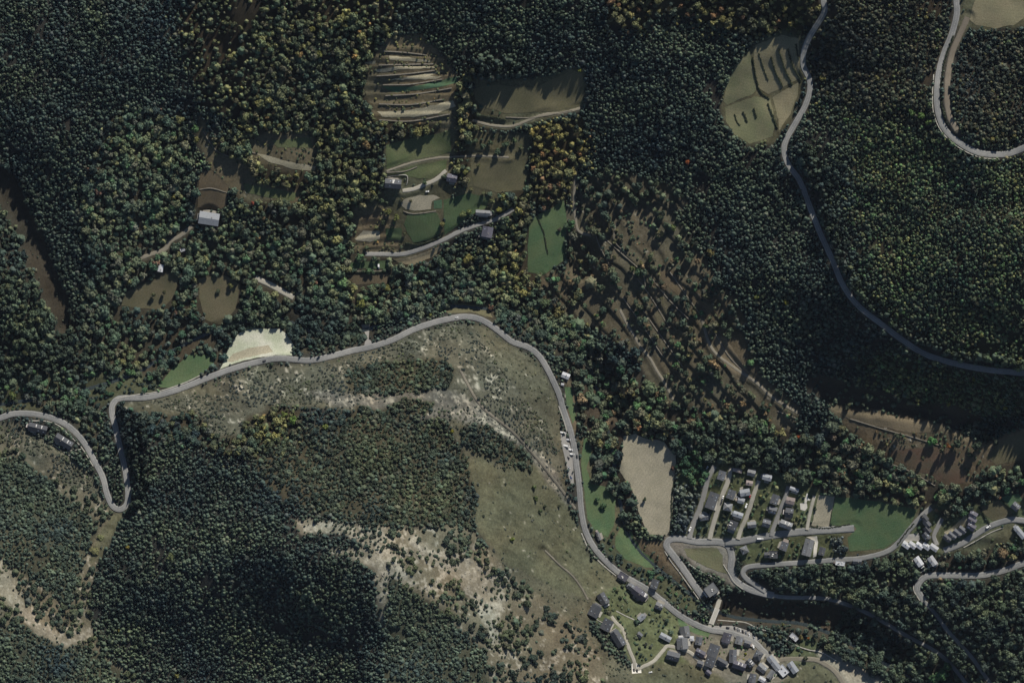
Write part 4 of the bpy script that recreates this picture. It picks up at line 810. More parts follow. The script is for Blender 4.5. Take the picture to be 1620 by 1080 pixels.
def conifer(seed):
    r = np.random.default_rng(seed); V = []; F = []
    n = 9; tiers = 7
    base = len(V)                                    # inner mass
    for t in range(5):
        z = .14 + .8 * t / 4; rad = .74 * (1 - (t / 4) ** 1.5) + .05
        for k in range(n):
            a = 6.283 * k / n; q = rad * r.uniform(.75, 1.2); V.append((q * math.cos(a), q * math.sin(a), z))
    for t in range(4):
        for k in range(n):
            a = base + t * n + k; b = base + t * n + (k + 1) % n; F.append((a, b, b + n, a + n))
    V.append((0, 0, 1.0)); F += [(base + 4 * n + k, base + 4 * n + (k + 1) % n, len(V) - 1) for k in range(n)]
    for t in range(tiers):                            # drooping boughs
        f = t / (tiers - 1); z = .13 + .78 * f; rad = (1 - f ** 1.4) * .95 + .14
        for k in range(11 - t):
            a = r.uniform(0, 6.283); L = rad * r.uniform(.72, 1.12); wv = rad * r.uniform(.16, .28) + .03
            ca, sa = math.cos(a), math.sin(a); m0 = len(V); dr = .07 * r.uniform(.6, 1.6)
            V += [(0, 0, z + .07), (L * .6 * ca - wv * sa, L * .6 * sa + wv * ca, z + .01), (L * ca, L * sa, z - dr), (L * .6 * ca + wv * sa, L * .6 * sa - wv * ca, z + .01), (L * .55 * ca, L * .55 * sa, z + .06)]
            F += [(m0, m0 + 4, m0 + 1), (m0 + 1, m0 + 4, m0 + 2), (m0 + 2, m0 + 4, m0 + 3), (m0 + 3, m0 + 4, m0)]
    return V, F
def bush(seed):
    r = np.random.default_rng(seed); lobes = []
    for k in range(4):
        a = k * 1.7 + r.uniform(-.4, .4); d = r.uniform(.15, .5); s = r.uniform(.4, .58)
        lobes.append(((d * math.cos(a), d * math.sin(a), .42 + r.uniform(-.05, .12)), (s, s, .42)))
    return leafy(lobes, r, 18, .22, 1.0)
CROWN = {'con': [mesh('crown', *conifer(s), M_LEAF) for s in range(5)], 'bro': [mesh('crown', *broadleaf(s + 20), M_LEAF) for s in range(6)], 'shr': [mesh('crown', *bush(s + 50), M_LEAF) for s in range(4)]}
def trunk_mesh(h, r0, limbs):
    V = []; F = []
    def limb(p, q, a, b):
        n = len(V); p, q = np.array(p, float), np.array(q, float)
        for c, rad in ((p, a), (q, b)):
            for k in range(6): V.append((c[0] + rad * math.cos(k * 1.047), c[1] + rad * math.sin(k * 1.047), c[2]))
        for k in range(6): F.append((n + k, n + (k + 1) % 6, n + 6 + (k + 1) % 6, n + 6 + k))
        F.append(tuple(n + 6 + k for k in range(6)))
    limb((0, 0, -.08), (0, 0, h), r0, r0 * .45)
    for k in range(limbs):
        a = k * 2.1; limb((0, 0, h * .62), (.34 * math.cos(a), .34 * math.sin(a), h * .95), r0 * .5, r0 * .2)
    return mesh('trunk', V, F, M_BARK)
TRUNK = {'con': trunk_mesh(.85, .06, 0), 'bro': trunk_mesh(.58, .08, 4), 'shr': trunk_mesh(.35, .05, 3)}

# ================================================================== PLANTING
def pick(pal, n):
    w = np.array([p[1] for p in pal], float); c = np.array([p[0] for p in pal])
    return c[rng.choice(len(pal), n, p=w / w.sum())]
T = {k: [] for k in ('con', 'bro', 'shr')}     # rows: x y r h tint(3) zone
PADX, PADY = 70, 70
for nme in names:
    zc = ZONES[nme]; sp = zc['sp']
    gx = np.arange(-PADX, 1620 + PADX, sp); gy = np.arange(-PADY, 1080 + PADY, sp * .866)
    x, y = np.meshgrid(gx, gy); x = x + (np.arange(len(gy)) % 2)[:, None] * sp / 2
    x = (x + rng.uniform(-.78, .78, x.shape) * sp).ravel(); y = (y + rng.uniform(-.78, .78, y.shape) * sp).ravel()
    ix = np.clip(((x + MX) / STEP + .5).astype(int), 0, NX - 1); iy = np.clip(((y + MY) / STEP + .5).astype(int), 0, NY - 1)
    gap = fbm(x, y, 38, 300 + ZN[nme], 3)
    rowf = 1.0
    if nme in ('terr', 'terT', 'soil', 'terU'): rowf = np.clip(1 + 1.5 * np.sin(6.283 * ((x * .80 - y * .60) / 24 + .5 * fbm(x, y, 60, 811, 2))), 0, 2.2) if x is not None and nme != 'terU' else 1.0
    dn = rowf * zc['dens'] * (1 if zc['dens'] > .8 else np.clip(1 + 2.4 * gap, 0, 2.6))
    keep = (ZR[iy, ix] == ZN[nme]) & (rng.random(x.shape) < dn)
    if zc['dens'] > .8: keep &= ~((gap + .35 * fbm(x, y, 13, 977, 2) < -.42) & (rng.random(x.shape) < .75))
    x, y, ix, iy = x[keep], y[keep], ix[keep], iy[keep]; n = len(x)
    if not n: continue
    kd = rng.choice(3, n, p=np.array(zc['kinds']) / sum(zc['kinds']))
    u = rng.beta(1.6, 1.8, n); r = zc['r'][0] + (zc['r'][1] - zc['r'][0]) * u
    h = zc['h'][0] + (zc['h'][1] - zc['h'][0]) * np.clip(u + rng.uniform(-.3, .3, n), 0, 1)
    vs = (1 + .32 * fbm(x, y, 26, 700, 2)) * np.clip(rng.lognormal(0, .27, n), .55, 1.8); r = r * vs; h = h * np.clip(vs, .8, 1.3) * rng.uniform(.85, 1.18, n)
    sm = kd == 2; h = np.where(sm, np.minimum(h, 2.6), h); r = np.where(sm, np.minimum(r, 2.6), r)
    clear = (RD[iy, ix] > (.9 if nme in ('conT', 'dgrT') else np.minimum(r * .75, 3.2) + .3)) & (HR[iy, ix] > np.minimum(r, 3) * .8 + .5) & (FB1[iy, ix] < np.where(r > 3.5, .12, .5))
    tint = pick(zc['pal'], n)
    lim = np.full(n, 99.0)                       # roadside trees lowered so their cast shadows stay off the open lanes
    for k in range(1, 12):
        d = 2.2 * k; hit = bil(KEEPOPEN, x - d * math.sin(SUN_AZ), y + d * math.cos(SUN_AZ)) < 0
        z0 = H(x, y); z1 = H(x - d * math.sin(SUN_AZ), y + d * math.cos(SUN_AZ))
        lim = np.where(hit & (lim > 90), np.maximum(d * MPP * math.tan(SUN_EL) - (z0 - z1) * .7, 1.8), lim)
    for k in range(1, 8):  # trees sunward of fields lowered too, to shorten their shadows
        d = 2.4 * k; xs_, ys_ = x - d * math.sin(SUN_AZ), y + d * math.cos(SUN_AZ)
        hit = FM[np.clip(((ys_ + MY) / STEP + .5).astype(int), 0, NY - 1), np.clip(((xs_ + MX) / STEP + .5).astype(int), 0, NX - 1)]
        if nme not in ('con', 'conT'): lim = np.where(hit & (lim > 90), d * MPP * math.tan(SUN_EL) + 2.6 + np.where(rng.random(n) < .12, 5, 0), lim)
    lim = lim * rng.uniform(.8, 1.25, n); low = h > lim
    r = np.where(low, np.minimum(r, np.maximum(lim * .75, 1.4)), r); h = np.minimum(h, lim)
    # neighbouring stands mix along their borders
    if zc['dens'] > .8 and len(zc['pal']) > 4:
        xo, yo = x + rng.normal(0, 13, n), y + rng.normal(0, 13, n)
        z2 = ZR[np.clip(((yo + MY) / STEP).astype(int), 0, NY - 1), np.clip(((xo + MX) / STEP).astype(int), 0, NX - 1)]
        for n2, zc2 in ZONES.items():
            mm = (z2 == ZN[n2]) & (n2 != nme)
            if zc2['dens'] > .8 and mm.any(): tint[mm] = pick(zc2['pal'], int(mm.sum()))
    tint = tint * .74 + tint.mean(1, keepdims=True) * .26 * np.array((1.0, 1.02, .96))
    if nme == 'conW': tint = tint * 1.3
    if nme in ('con', 'bro', 'broD', 'brog'): tint = tint * 1.1
    # stands of one colour: neighbours tend to share a hue
    pn = fbm(x, y, 55, 501, 3)[:, None]
    tint = tint * 1.55 * np.array((.96, 1.03, .98)) * (1 + .62 * pn * np.array((1.0, .8, .25))) * (1 + .22 * fbm(x, y, 14, 611, 2)[:, None]) * rng.uniform(.82, 1.2, (n, 1))
    for k, kk in enumerate(('con', 'bro', 'shr')):
        m = clear & (kd == k)
        T[kk].append(np.column_stack([x[m], y[m], r[m], h[m], tint[m], np.full(m.sum(), ZN[nme])]))
# hand-placed single trees read off the picture: x, y, radius, height, colour, kind
SOLO = [(905,755,0,0,0,0)]
SOLO = []
for x, y, r, h, c in [(848,788,5,7,(.10,.13,.05)),(845,770,4,6,(.09,.12,.05)),(855,808,4,6,(.075,.10,.05)),(810,852,5,5,(.13,.16,.04)),(862,800,3.5,5,(.06,.075,.045)),(800,765,2.5,3,(.05,.06,.04)),(885,800,3,5,(.06,.07,.045)),(765,815,3,3,(.05,.06,.04)),
    (1065,741,4.2,5,(.085,.05,.04)),(1475,697,9,8,(.06,.14,.05)),(1500,705,5,12,(.26,.11,.04)),(1263,691,4,7,(.36,.10,.04)),(1396,767,3.5,6,(.36,.07,.05)),(1088,257,4.5,9,(.30,.10,.04)),(1313,721,2.5,6,(.34,.07,.05)),(1515,702,8,16,(.055,.075,.05)),(1545,705,8,18,(.05,.07,.048)),(1560,690,5,18,(.06,.075,.05)),(1490,712,5,14,(.07,.08,.05)),(1425,700,4,11,(.06,.07,.05)),
    (1180,1034,2.6,3,(.24,.25,.03)),(1149,1018,2.4,3,(.24,.25,.03)),(1177,1043,1.6,2,(.20,.2,.03)),(1268,1009,5,7,(.13,.11,.045)),(1280,1010,3,6,(.28,.12,.04)),(1240,989,3,6,(.13,.13,.05)),(1275,1042,4.5,7,(.06,.07,.045)),(1210,1005,5,5,(.085,.09,.05)),(1222,1006,4.5,5,(.08,.09,.05)),(1234,1008,4.5,5,(.075,.085,.045)),
    (1500,975,11,14,(.045,.06,.045)),(1490,1068,13,13,(.05,.105,.045)),(1500,1055,9,12,(.05,.10,.045)),(1478,1075,9,12,(.048,.095,.045)),(560,178,5,8,(.22,.125,.04)),(548,170,4,7,(.17,.13,.04)),(917,112,3.5,6,(.17,.19,.04)),(505,88,8,11,(.12,.13,.04)),(495,48,6,10,(.13,.13,.04)),(313,50,5,9,(.10,.11,.05)),
    *[(x_, y_, r_, h_, c_) for x_, y_, r_, h_, c_ in [(752,224,5,7,(.06,.085,.05)),(764,232,6,8,(.055,.08,.05)),(776,226,5,7,(.065,.09,.05)),(788,240,6,8,(.055,.08,.05)),(800,229,6,8,(.06,.09,.055)),(814,223,5,7,(.07,.10,.05)),(824,235,5,7,(.08,.09,.05)),(757,262,4,6,(.10,.105,.05)),(702,280,5,7,(.06,.08,.05)),(729,289,5,7,(.06,.07,.05)),(735,272,6,9,(.12,.13,.045)),(724,262,5,8,(.14,.14,.045)),(745,300,4,5,(.10,.10,.05)),(765,306,4,5,(.09,.10,.05)),(778,318,6,7,(.10,.11,.05)),(612,206,4,6,(.10,.11,.05)),(628,204,4,6,(.09,.10,.05)),(643,206,4,6,(.08,.09,.05)),(659,204,4,6,(.09,.10,.05)),(675,201,4,6,(.10,.11,.05)),(690,198,4,5,(.08,.09,.05)),(783,395,6,8,(.10,.10,.05)),(800,398,6,8,(.09,.105,.05)),(793,375,6,8,(.10,.11,.05)),(758,396,6,8,(.09,.095,.05)),(742,392,5,6,(.10,.10,.055)),(606,352,5,7,(.07,.09,.05)),(640,370,3,4,(.09,.10,.05)),(604,318,5,7,(.07,.10,.055)),(650,318,3,4,(.09,.09,.05)),(580,392,4,5,(.07,.09,.05)),(622,394,3,4,(.08,.09,.05)),(1420,690,5,9,(.06,.075,.05)),(1445,705,4,8,(.07,.08,.05)),(1460,725,4,9,(.08,.085,.05)),(1535,720,6,12,(.05,.07,.048)),(1575,700,5,12,(.055,.07,.05)),(1400,690,4,8,(.07,.08,.05)),(1340,645,4,9,(.06,.075,.05)),(1365,640,4,9,(.05,.065,.045))]],(615,335,6,8,(.12,.13,.045)),(627,345,7,9,(.115,.13,.045)),(700,355,5,8,(.13,.125,.05)),(732,340,6,6,(.10,.12,.05)),(742,335,5,6,(.11,.13,.05)),(790,332,6,8,(.17,.17,.045)),(796,312,7,9,(.13,.14,.05)),(672,288,5,6,(.07,.10,.055)),(636,315,3.5,4,(.09,.085,.05)),(740,410,9,9,(.15,.14,.045)),(700,415,10,10,(.06,.09,.055)),(571,480,9,10,(.14,.15,.045)),(680,497,6,8,(.15,.16,.045)),(612,455,6,7,(.15,.15,.05)),
    (1243,478,5,8,(.22,.22,.04)),(1197,470,5,6,(.14,.16,.05)),(1117,515,6,8,(.10,.14,.06)),(1135,513,4,7,(.15,.15,.05)),(1065,360,6,6,(.10,.13,.05)),(1124,400,7,12,(.13,.115,.05)),(897,357,6,6,(.055,.085,.05)),(885,363,4,4,(.06,.055,.04)),(1010,430,8,10,(.06,.10,.055)),(1000,425,6,9,(.10,.12,.05)),(950,455,8,10,(.06,.08,.05)),(955,490,7,9,(.055,.085,.06)),(862,480,10,12,(.07,.095,.05)),(885,495,10,12,(.13,.12,.05)),
    (465,665,8,9,(.10,.16,.04)),(450,655,6,8,(.11,.14,.04)),(515,675,6,7,(.13,.16,.045)),(715,682,4,5,(.24,.23,.03)),(20,625,7,9,(.11,.14,.05)),(270,880,7,10,(.11,.13,.06)),(202,865,4,8,(.20,.17,.04)),(188,996,3,7,(.22,.2,.04)),(280,1068,5,9,(.15,.15,.05)),(150,870,8,4,(.15,.15,.07)),(160,850,6,3,(.14,.15,.07)),(400,322,4,6,(.32,.09,.06)),(275,312,5,8,(.16,.15,.05)),(365,338,6,7,(.12,.13,.06)),(310,205,7,12,(.07,.13,.055)),(312,222,6,12,(.14,.14,.05)),(285,190,8,9,(.12,.125,.055)),
    (1455,185,7,9,(.085,.14,.045)),(1440,180,7,9,(.075,.125,.045)),(1465,195,6,8,(.09,.135,.045)),(1300,125,6,8,(.13,.125,.045)),(1590,645,4,6,(.20,.20,.04)),(1500,640,4,8,(.18,.18,.05)),(1540,600,4,8,(.18,.18,.04)),(1535,985,4,9,(.10,.10,.045)),(260,462,4,9,(.10,.105,.055)),(243,466,4,9,(.085,.095,.05)),(275,480,5,9,(.09,.10,.05)),(345,460,4,5,(.07,.085,.05)),(365,452,5,8,(.12,.125,.05)),(1020,790,4,6,(.05,.07,.04)),(955,800,6,7,(.05,.09,.045)),(945,790,5,6,(.05,.09,.045)),(965,855,4,5,(.05,.08,.045)),(970,845,4,5,(.05,.08,.045)),(994,838,5,5,(.05,.055,.04))]:
    k_ = .72 if c[0] > .2 else 1.1
    SOLO.append((x, y, r, h, *(v * k_ for v in c), 0))
T = {k: np.vstack(v) for k, v in T.items()}
S = np.array(SOLO)
for k in T:   # clear room round the hand-placed ones
    keep = np.ones(len(T[k]), bool)
    for s in S: keep &= np.hypot(T[k][:, 0] - s[0], T[k][:, 1] - s[1]) > s[2] * .85
    T[k] = T[k][keep]

LAND = [(140,130,'in the blue-grey wood high above the barn'),(60,420,'beside the bare forest ride'),(180,420,'in the wood above the brown meadow'),(230,500,'round the brown grass meadow'),(350,480,'round the meadow below the farm track'),(300,400,'along the farm track by the white shed'),(330,350,'round the big metal barn'),(450,120,'in the olive wood beside the straw terraces'),(480,260,'among the strip meadows of the olive wood'),(450,390,'in the valley wood below the strip meadows'),(660,120,'on the straw terraces'),(660,205,'in the row below the pale straw strip'),(735,210,'in the tree belt between the upper meadows'),(850,130,'at the edge of the large upper field'),(880,250,'in the yellowing copse below the grit footpath'),(640,330,'round the farm riding ring'),(770,345,'by the narrow farm barn'),(700,430,'below the tan crescent field'),(560,470,'in the valley wood below the strip plots'),(450,500,'above the pale mown meadow'),(290,580,'round the dark green road meadow'),(60,620,'above the road to the semi-detached houses'),(850,460,'below the steep green meadow'),(980,380,'on the overgrown upper terraces'),(1060,480,'among the plots of the overgrown terraces'),(1130,560,'along the sandy contour path'),(1050,180,'in the dark forest left of the hedged fields'.replace('left of','below')),(1200,140,'round the hedged upper fields'),(1120,20,'in the golden wood above the hedged fields'),(1380,100,'between the two mountain roads'),(1560,140,'on the wooded knoll'),(1460,400,'in the big forest above the shaded road'),(1180,380,'in the dark forest below the shaded road'),(1500,620,'on the scarp under the shaded road'),(1450,700,'on the bracken slope'),(1250,680,'in the riverside wood above the village'),(1560,760,'in the wood above the climbing lane'),(960,600,'in the river gorge by the lone white house'),(960,720,'between the green strip and the big tan field'),(1090,740,'in the bright green grove'),(1085,805,'in the blue-grey cedar grove'),(1200,790,'in the village gardens'),(1260,870,'in the gardens above the hairpin'),(1010,890,'along the riverside below the valley road'),(1030,1000,'in the orchard of the hillside houses'),(1180,1040,'in the old village'),(1240,1010,'on the river bank by the white building'),(1350,930,'in the wood below the white terraced bungalow'),(1400,1010,'beside the shaded lower lane'),(1560,980,'in the wood below the villa road'),(1550,885,'on the bank above the villa road'),(1500,830,'round the slate terraces'),(640,590,'on the crest of the dry spur'),(800,620,'on the stony flank of the dry spur'),(850,800,'on the dry grass slope'),(570,740,'in the pine wood on the spur'),(790,705,'in the lens of pines on the spur flank'),(350,690,'on the brown shoulder above the dark forest'),(330,880,'in the dark forest below the spur'),(500,980,'in the black shade below the rock ridge'),(690,1020,'in the blue-green wood behind the rock ridge'),(560,840,'on the pale rock ridge'),(760,920,'between the pale rocks'),(880,1010,'among pale rocks above the hillside houses'),(60,850,'on the hill above the semi-detached houses'),(70,1000,'along the pale rocky gully'),(150,870,'in the yellow grass gully'),(230,720,'along the shaded hairpin road')]
LP = np.array([(a, b) for a, b, _ in LAND], float)
def hue(c):
    r, g, b = c; l = (r + g + b) / 3
    if r > 1.9 * g: return 'orange-red'
    if r > 1.25 * g: return 'orange-brown'
    if l > .105 and r > .85 * g and b < .55 * g: return 'golden yellow'
    if g > 1.45 * r: return 'fresh green'
    if b > 1.0 * r and l > .09: return 'blue-grey'
    if r > .98 * g: return 'olive-brown'
    if l < .042: return 'dark green'
    if b > .75 * g: return 'grey-green'
    return 'olive-green'
def shade(c):
    l = sum(c) / 3
    return 'pale ' if l > .125 else 'deep ' if l < .075 else ''
def plant(row, kind):
    x, y, r, h = row[:4]; c = row[4:7]
    nm = {'con': 'conifer_tree', 'bro': 'broadleaf_tree', 'shr': 'shrub'}[kind]
    cat = {'con': 'conifer', 'bro': 'tree', 'shr': 'shrub'}[kind]
    word = {'con': 'narrow {} conifer', 'bro': 'round {} broadleaf tree', 'shr': 'low {} shrub'}[kind]
    size = ('tall ' if h > 12.5 else 'small ' if h < 7 else '') if kind != 'shr' else ''
    if kind == 'bro': size += 'spreading ' if r > 8.6 else 'broad ' if r > 7.4 else 'compact ' if r < 6.2 else ''
    if kind == 'con': size += 'stout ' if r > 4.9 else 'slim ' if r < 4.2 else ''
    if kind == 'shr': size += 'dense ' if h > 2.3 else 'squat ' if h < 1.5 else ''
    d = np.hypot(LP[:, 0] - x, LP[:, 1] - y); pl = LAND[int(d.argmin())][2]
    wx_, wy_ = W(x, y); z = float(H(x, y))
    e = link(nm, None); e.location = (wx_, wy_, z - .1); e.rotation_euler = (0, 0, random.uniform(0, 6.28))
    if len((size + word + ' ' + pl).split()) > 14: size = size.split(' ')[0] + ' ' if size else ''
    tag(e, (size + word.format(shade(c) + hue(c) if shade(c).strip() not in hue(c) and 'dark' not in hue(c) else hue(c)) + ' ' + pl), cat, f'{cat}s {pl}')
    s = r * MPP
    t = link('trunk', TRUNK[kind], e); t.scale = (s * .9, s * .9, h)
    k = link('crown', random.choice(CROWN[kind]), e); k.scale = (s, s * random.uniform(.88, 1.1), h); k['tint'] = [float(v) for v in c]
inframe = lambda a: (a[:, 0] > 4) & (a[:, 0] < 1616) & (a[:, 1] > 4) & (a[:, 1] < 1076)
for row in S: plant(row, 'bro' if row[3] > 3.5 else 'shr')
for kind, quota in (('bro', 285 - len(S)), ('con', 285), ('shr', 270)):
    a = T[kind]
    score = a[:, 2] * (1 + .06 * a[:, 3]) if kind != 'con' else a[:, 2] * (1 + .10 * a[:, 3])
    score = np.where(inframe(a), score, -1); idx = np.argsort(-score)[:quota]
    for i in idx: plant(a[i], kind)
    T[kind] = np.delete(a, idx, 0)
print('trees', {k: len(v) for k, v in T.items()})

# ---------------- woods as masses
def scatter(name, label, pts, scale, rotz, tint, meshes, cat):
    me = bpy.data.meshes.new(name); n = len(pts); me.vertices.add(n); me.vertices.foreach_set('co', np.asarray(pts, np.float32).ravel())
    for an, ty, arr in (('scl', 'FLOAT_VECTOR', scale), ('tint', 'FLOAT_VECTOR', tint)):
        at = me.attributes.new(an, ty, 'POINT'); at.data.foreach_set('vector', np.asarray(arr, np.float32).ravel())
    at = me.attributes.new('rotz', 'FLOAT_VECTOR', 'POINT'); at.data.foreach_set('vector', np.column_stack([np.zeros(n), np.zeros(n), rotz]).astype(np.float32).ravel())
    pc = bpy.data.collections.new(name + '_models')
    for m in meshes: pc.objects.link(bpy.data.objects.new(name + '_model', m))
    ng = bpy.data.node_groups.new(name, 'GeometryNodeTree')
    ng.interface.new_socket('Geometry', in_out='INPUT', socket_type='NodeSocketGeometry'); ng.interface.new_socket('Geometry', in_out='OUTPUT', socket_type='NodeSocketGeometry')
    N, L = ng.nodes, ng.links
    gi, go = N.new('NodeGroupInput'), N.new('NodeGroupOutput')
    ci = N.new('GeometryNodeCollectionInfo'); ci.inputs['Collection'].default_value = pc; ci.inputs['Separate Children'].default_value = True
    mp = N.new('GeometryNodeMeshToPoints'); io = N.new('GeometryNodeInstanceOnPoints'); io.inputs['Pick Instance'].default_value = True
    rv = N.new('FunctionNodeRandomValue'); rv.data_type = 'INT'; rv.inputs['Min'].default_value = 0; rv.inputs['Max'].default_value = len(meshes) - 1
    def named(a):
        q = N.new('GeometryNodeInputNamedAttribute'); q.data_type = 'FLOAT_VECTOR'; q.inputs['Name'].default_value = a; return q.outputs['Attribute']
    e2r = N.new('FunctionNodeEulerToRotation')
    L.new(gi.outputs[0], mp.inputs['Mesh']); L.new(mp.outputs['Points'], io.inputs['Points']); L.new(ci.outputs[0], io.inputs['Instance'])
    L.new(rv.outputs['Value'] if rv.data_type != 'INT' else rv.outputs[2], io.inputs['Instance Index'])
    L.new(named('rotz'), e2r.inputs[0]); L.new(e2r.outputs[0], io.inputs['Rotation']); L.new(named('scl'), io.inputs['Scale']); L.new(io.outputs[0], go.inputs[0])
    o = link(name, me); md = o.modifiers.new('scatter', 'NODES'); md.node_group = ng
    return tag(o, label, cat, kind='stuff')
for kind, nm, lb in (('con', 'conifer_forest', 'dense dark conifer forest covering the mountain sides'), ('bro', 'broadleaf_forest', 'mixed green and yellow broadleaf woods on the valley slopes'), ('shr', 'undergrowth', 'scattered low shrubs on dry slopes and in gardens')):
    a = T[kind]; wx_, wy_ = (a[:, 0] - 810) * MPP, (540 - a[:, 1]) * MPP; z = H(a[:, 0], a[:, 1]) - .1; s = a[:, 2] * MPP
    scatter(nm, lb, np.column_stack([wx_, wy_, z]), np.column_stack([s, s * rng.uniform(.85, 1.15, len(s)), a[:, 3]]), rng.uniform(0, 6.28, len(s)), a[:, 4:7], CROWN[kind], 'forest' if kind != 'shr' else 'undergrowth')
# scree
M_ROCK = mat('limestone', (.30, .28, .225), .95, .3, .5, tint=True)
rocks = []
for s in range(3):
    r = np.random.default_rng(90 + s); rocks.append(mesh('rock', [tuple(p * np.array([1, .8, .6]) * r.uniform(.75, 1.2)) for p in ICO1], ICF1, M_ROCK))
x = rng.uniform(0, 1620, 60000); y = rng.uniform(0, 1080, 60000); m = (rng.random(60000) < bil(rm, x, y) * .75) & (bil(RD, x, y) > 2) & (bil(HR, x, y) > 1)
x, y = x[m], y[m]; s = rng.gamma(2.0, .32, len(x)) + .15
scatter('scree', 'loose pale limestone rocks strewn over the spur', np.column_stack([(x - 810) * MPP, (540 - y) * MPP, H(x, y)]), np.column_stack([s, s, s]), rng.uniform(0, 6.28, len(x)), np.array((.26, .245, .20)) * rng.uniform(.6, 1.15, (len(x), 1)), rocks, 'scree')

# ---------------- hedges: each one a line of clipped bushes
def hedge(pts, label, c=(.05, .062, .038), r=2.0, h=2.2):
    L = smooth_line(pts, 1.6); V = []; F = []
    for i, (x, y) in enumerate(L):
        x += random.uniform(-.6, .6); y += random.uniform(-.6, .6); wx_, wy_ = W(x, y); z = float(H(x, y)); s = r * MPP * random.uniform(.7, 1.15)
        v, f = BUSHV[i % 3]; n = len(V); a = random.uniform(0, 6.28); ca, sa = math.cos(a), math.sin(a)
        V += [(wx_ + s * (p[0] * ca - p[1] * sa), wy_ + s * (p[0] * sa + p[1] * ca), z + h * p[2]) for p in v]; F += [tuple(n + k for k in q) for q in f]
    o = tag(link('hedge', mesh('hedge', V, F, M_LEAF)), label, 'hedge'); o['tint'] = list(c)
BUSHV = [bush(70), bush(71), bush(72)]
for pts, lb in [([(1231,80),(1240,108),(1252,135)],'dark curved hedge in the middle of the tan hedged field'),([(1219,92),(1226,115),(1237,137)],'dark hedge with a bushy top in the tan hedged field'),([(1245,80),(1253,105),(1266,128)],'dark hedge next to the pale mountain road'),([(1190,92),(1194,118),(1201,143),(1215,156)],'long dark hedge between the tan field and grey green meadow'),([(1200,86),(1206,106),(1214,128)],'thin dark hedge beside the long hedge'),([(1258,72),(1262,95)],'short hedge at the top corner of the tan hedged field'),([(1162,182),(1165,192),(1170,199)],'short hooked hedge in the lower meadow'),([(1176,178),(1181,193)],'straight middle hedge of the three short ones'),([(1192,173),(1196,186)],'short hedge of three nearest the tan grass slope'.replace('nearest','beside')),([(1214,165),(1222,185),(1229,203)],'dark hedge at the edge of the tan green slope'),([(550,430),(580,431),(613,429)],'dense dark hedge between the strip plots'),([(640,384),(665,386),(695,375),(702,366)],'curved hedge under the green paddock'),([(1505,60),(1492,95),(1486,130),(1486,165),(1493,190)],'long dark hedge dividing the knoll bend from the dirt strip'),([(850,342),(857,360),(862,375),(866,400)],'thin dark hedge crossing the steep green meadow'),([(752,182),(775,185),(800,190)],'dark hedge under the large upper field'),([(1598,803),(1585,790)],'clipped hedge between the brown plot and the green lawn'),([(1550,803),(1560,818),(1566,828)],'dark hedge on the uphill side of the brown fenced plot'.replace('uphill','house')),([(1284,834),(1310,835),(1345,829)],'low hedge between the tan strip field and the wide street'),([(1067,760),(1063,790),(1063,820),(1060,845)],'thin hedge along the edge of the big tan field'),([(1420,862),(1432,845),(1446,828)],'low hedge between the green meadow and the lane')]:
    hedge(pts, lb, r=1.6 if 'thin' in lb or 'low' in lb else 2.0, h=1.5 if 'thin' in lb or 'low' in lb else 2.4)

# ================================================================== HOUSES
MR = dict(slate=(.085,.090,.100), slate_dark=(.058,.062,.070), slate_light=(.150,.155,.160), slate_purple=(.078,.076,.096), metal_light=(.20,.215,.235), white_roof=(.36,.37,.385), clay_pale=(.24,.20,.185))
M_WALLS = [mat('render_cream', (.46, .42, .34), .9, .1, .7), mat('rough_stone', (.25, .225, .185), .95, .35, 1.4, .4), mat('render_white', (.62, .60, .56), .9, .08, .7)]
M_PAVE = mat('garden_paving', (.27, .255, .22), .9, .2, 1.0); M_GLASS = mat('window_glass', (.03, .035, .04), .08, .05, 1, spec=.6); M_WOOD = mat('dark_wood', (.10, .062, .038), .8, .2, 3); M_CHIM = mat('chimney_stone', (.22, .20, .175), .95, .25, 2); M_SKY = mat('rooflight_glass', (.30, .34, .38), .15, .05, 1, spec=.6); M_WHITE = mat('white_render', (.66, .65, .62), .85, .06, 1)
def roofmat(k): return mat('roof_' + k, MR[k], .55 if k in ('metal_light', 'white_roof') else .75, .26, 1.1, .12, spec=.35, each=.22)
WIN = mesh('window', *(lambda V, F: (box(V, F, -.5, .5, -.06, .06, -.6, .6), (V, F))[1])([], []), M_GLASS)
FRM = mesh('frame', *(lambda V, F: (box(V, F, -.6, -.5, -.08, .08, -.7, .7), box(V, F, .5, .6, -.08, .08, -.7, .7), box(V, F, -.5, .5, -.08, .08, .6, .7), box(V, F, -.5, .5, -.08, .08, -.7, -.6), (V, F))[4])([], []), M_WOOD)
DOOR = mesh('door', *(lambda V, F: (box(V, F, -.5, .5, -.07, .07, 0, 2.1), (V, F))[1])([], []), M_WOOD)
CHIM = mesh('chimney', *(lambda V, F: (box(V, F, -.45, .45, -.35, .35, -1.2, 1.1), box(V, F, -.55, .55, -.45, .45, 1.1, 1.25), (V, F))[2])([], []), M_CHIM)
SKL = mesh('rooflight', *(lambda V, F: (box(V, F, -.5, .5, -.7, .7, 0, .12), (V, F))[1])([], []), M_SKY)
hr = random.Random(11)
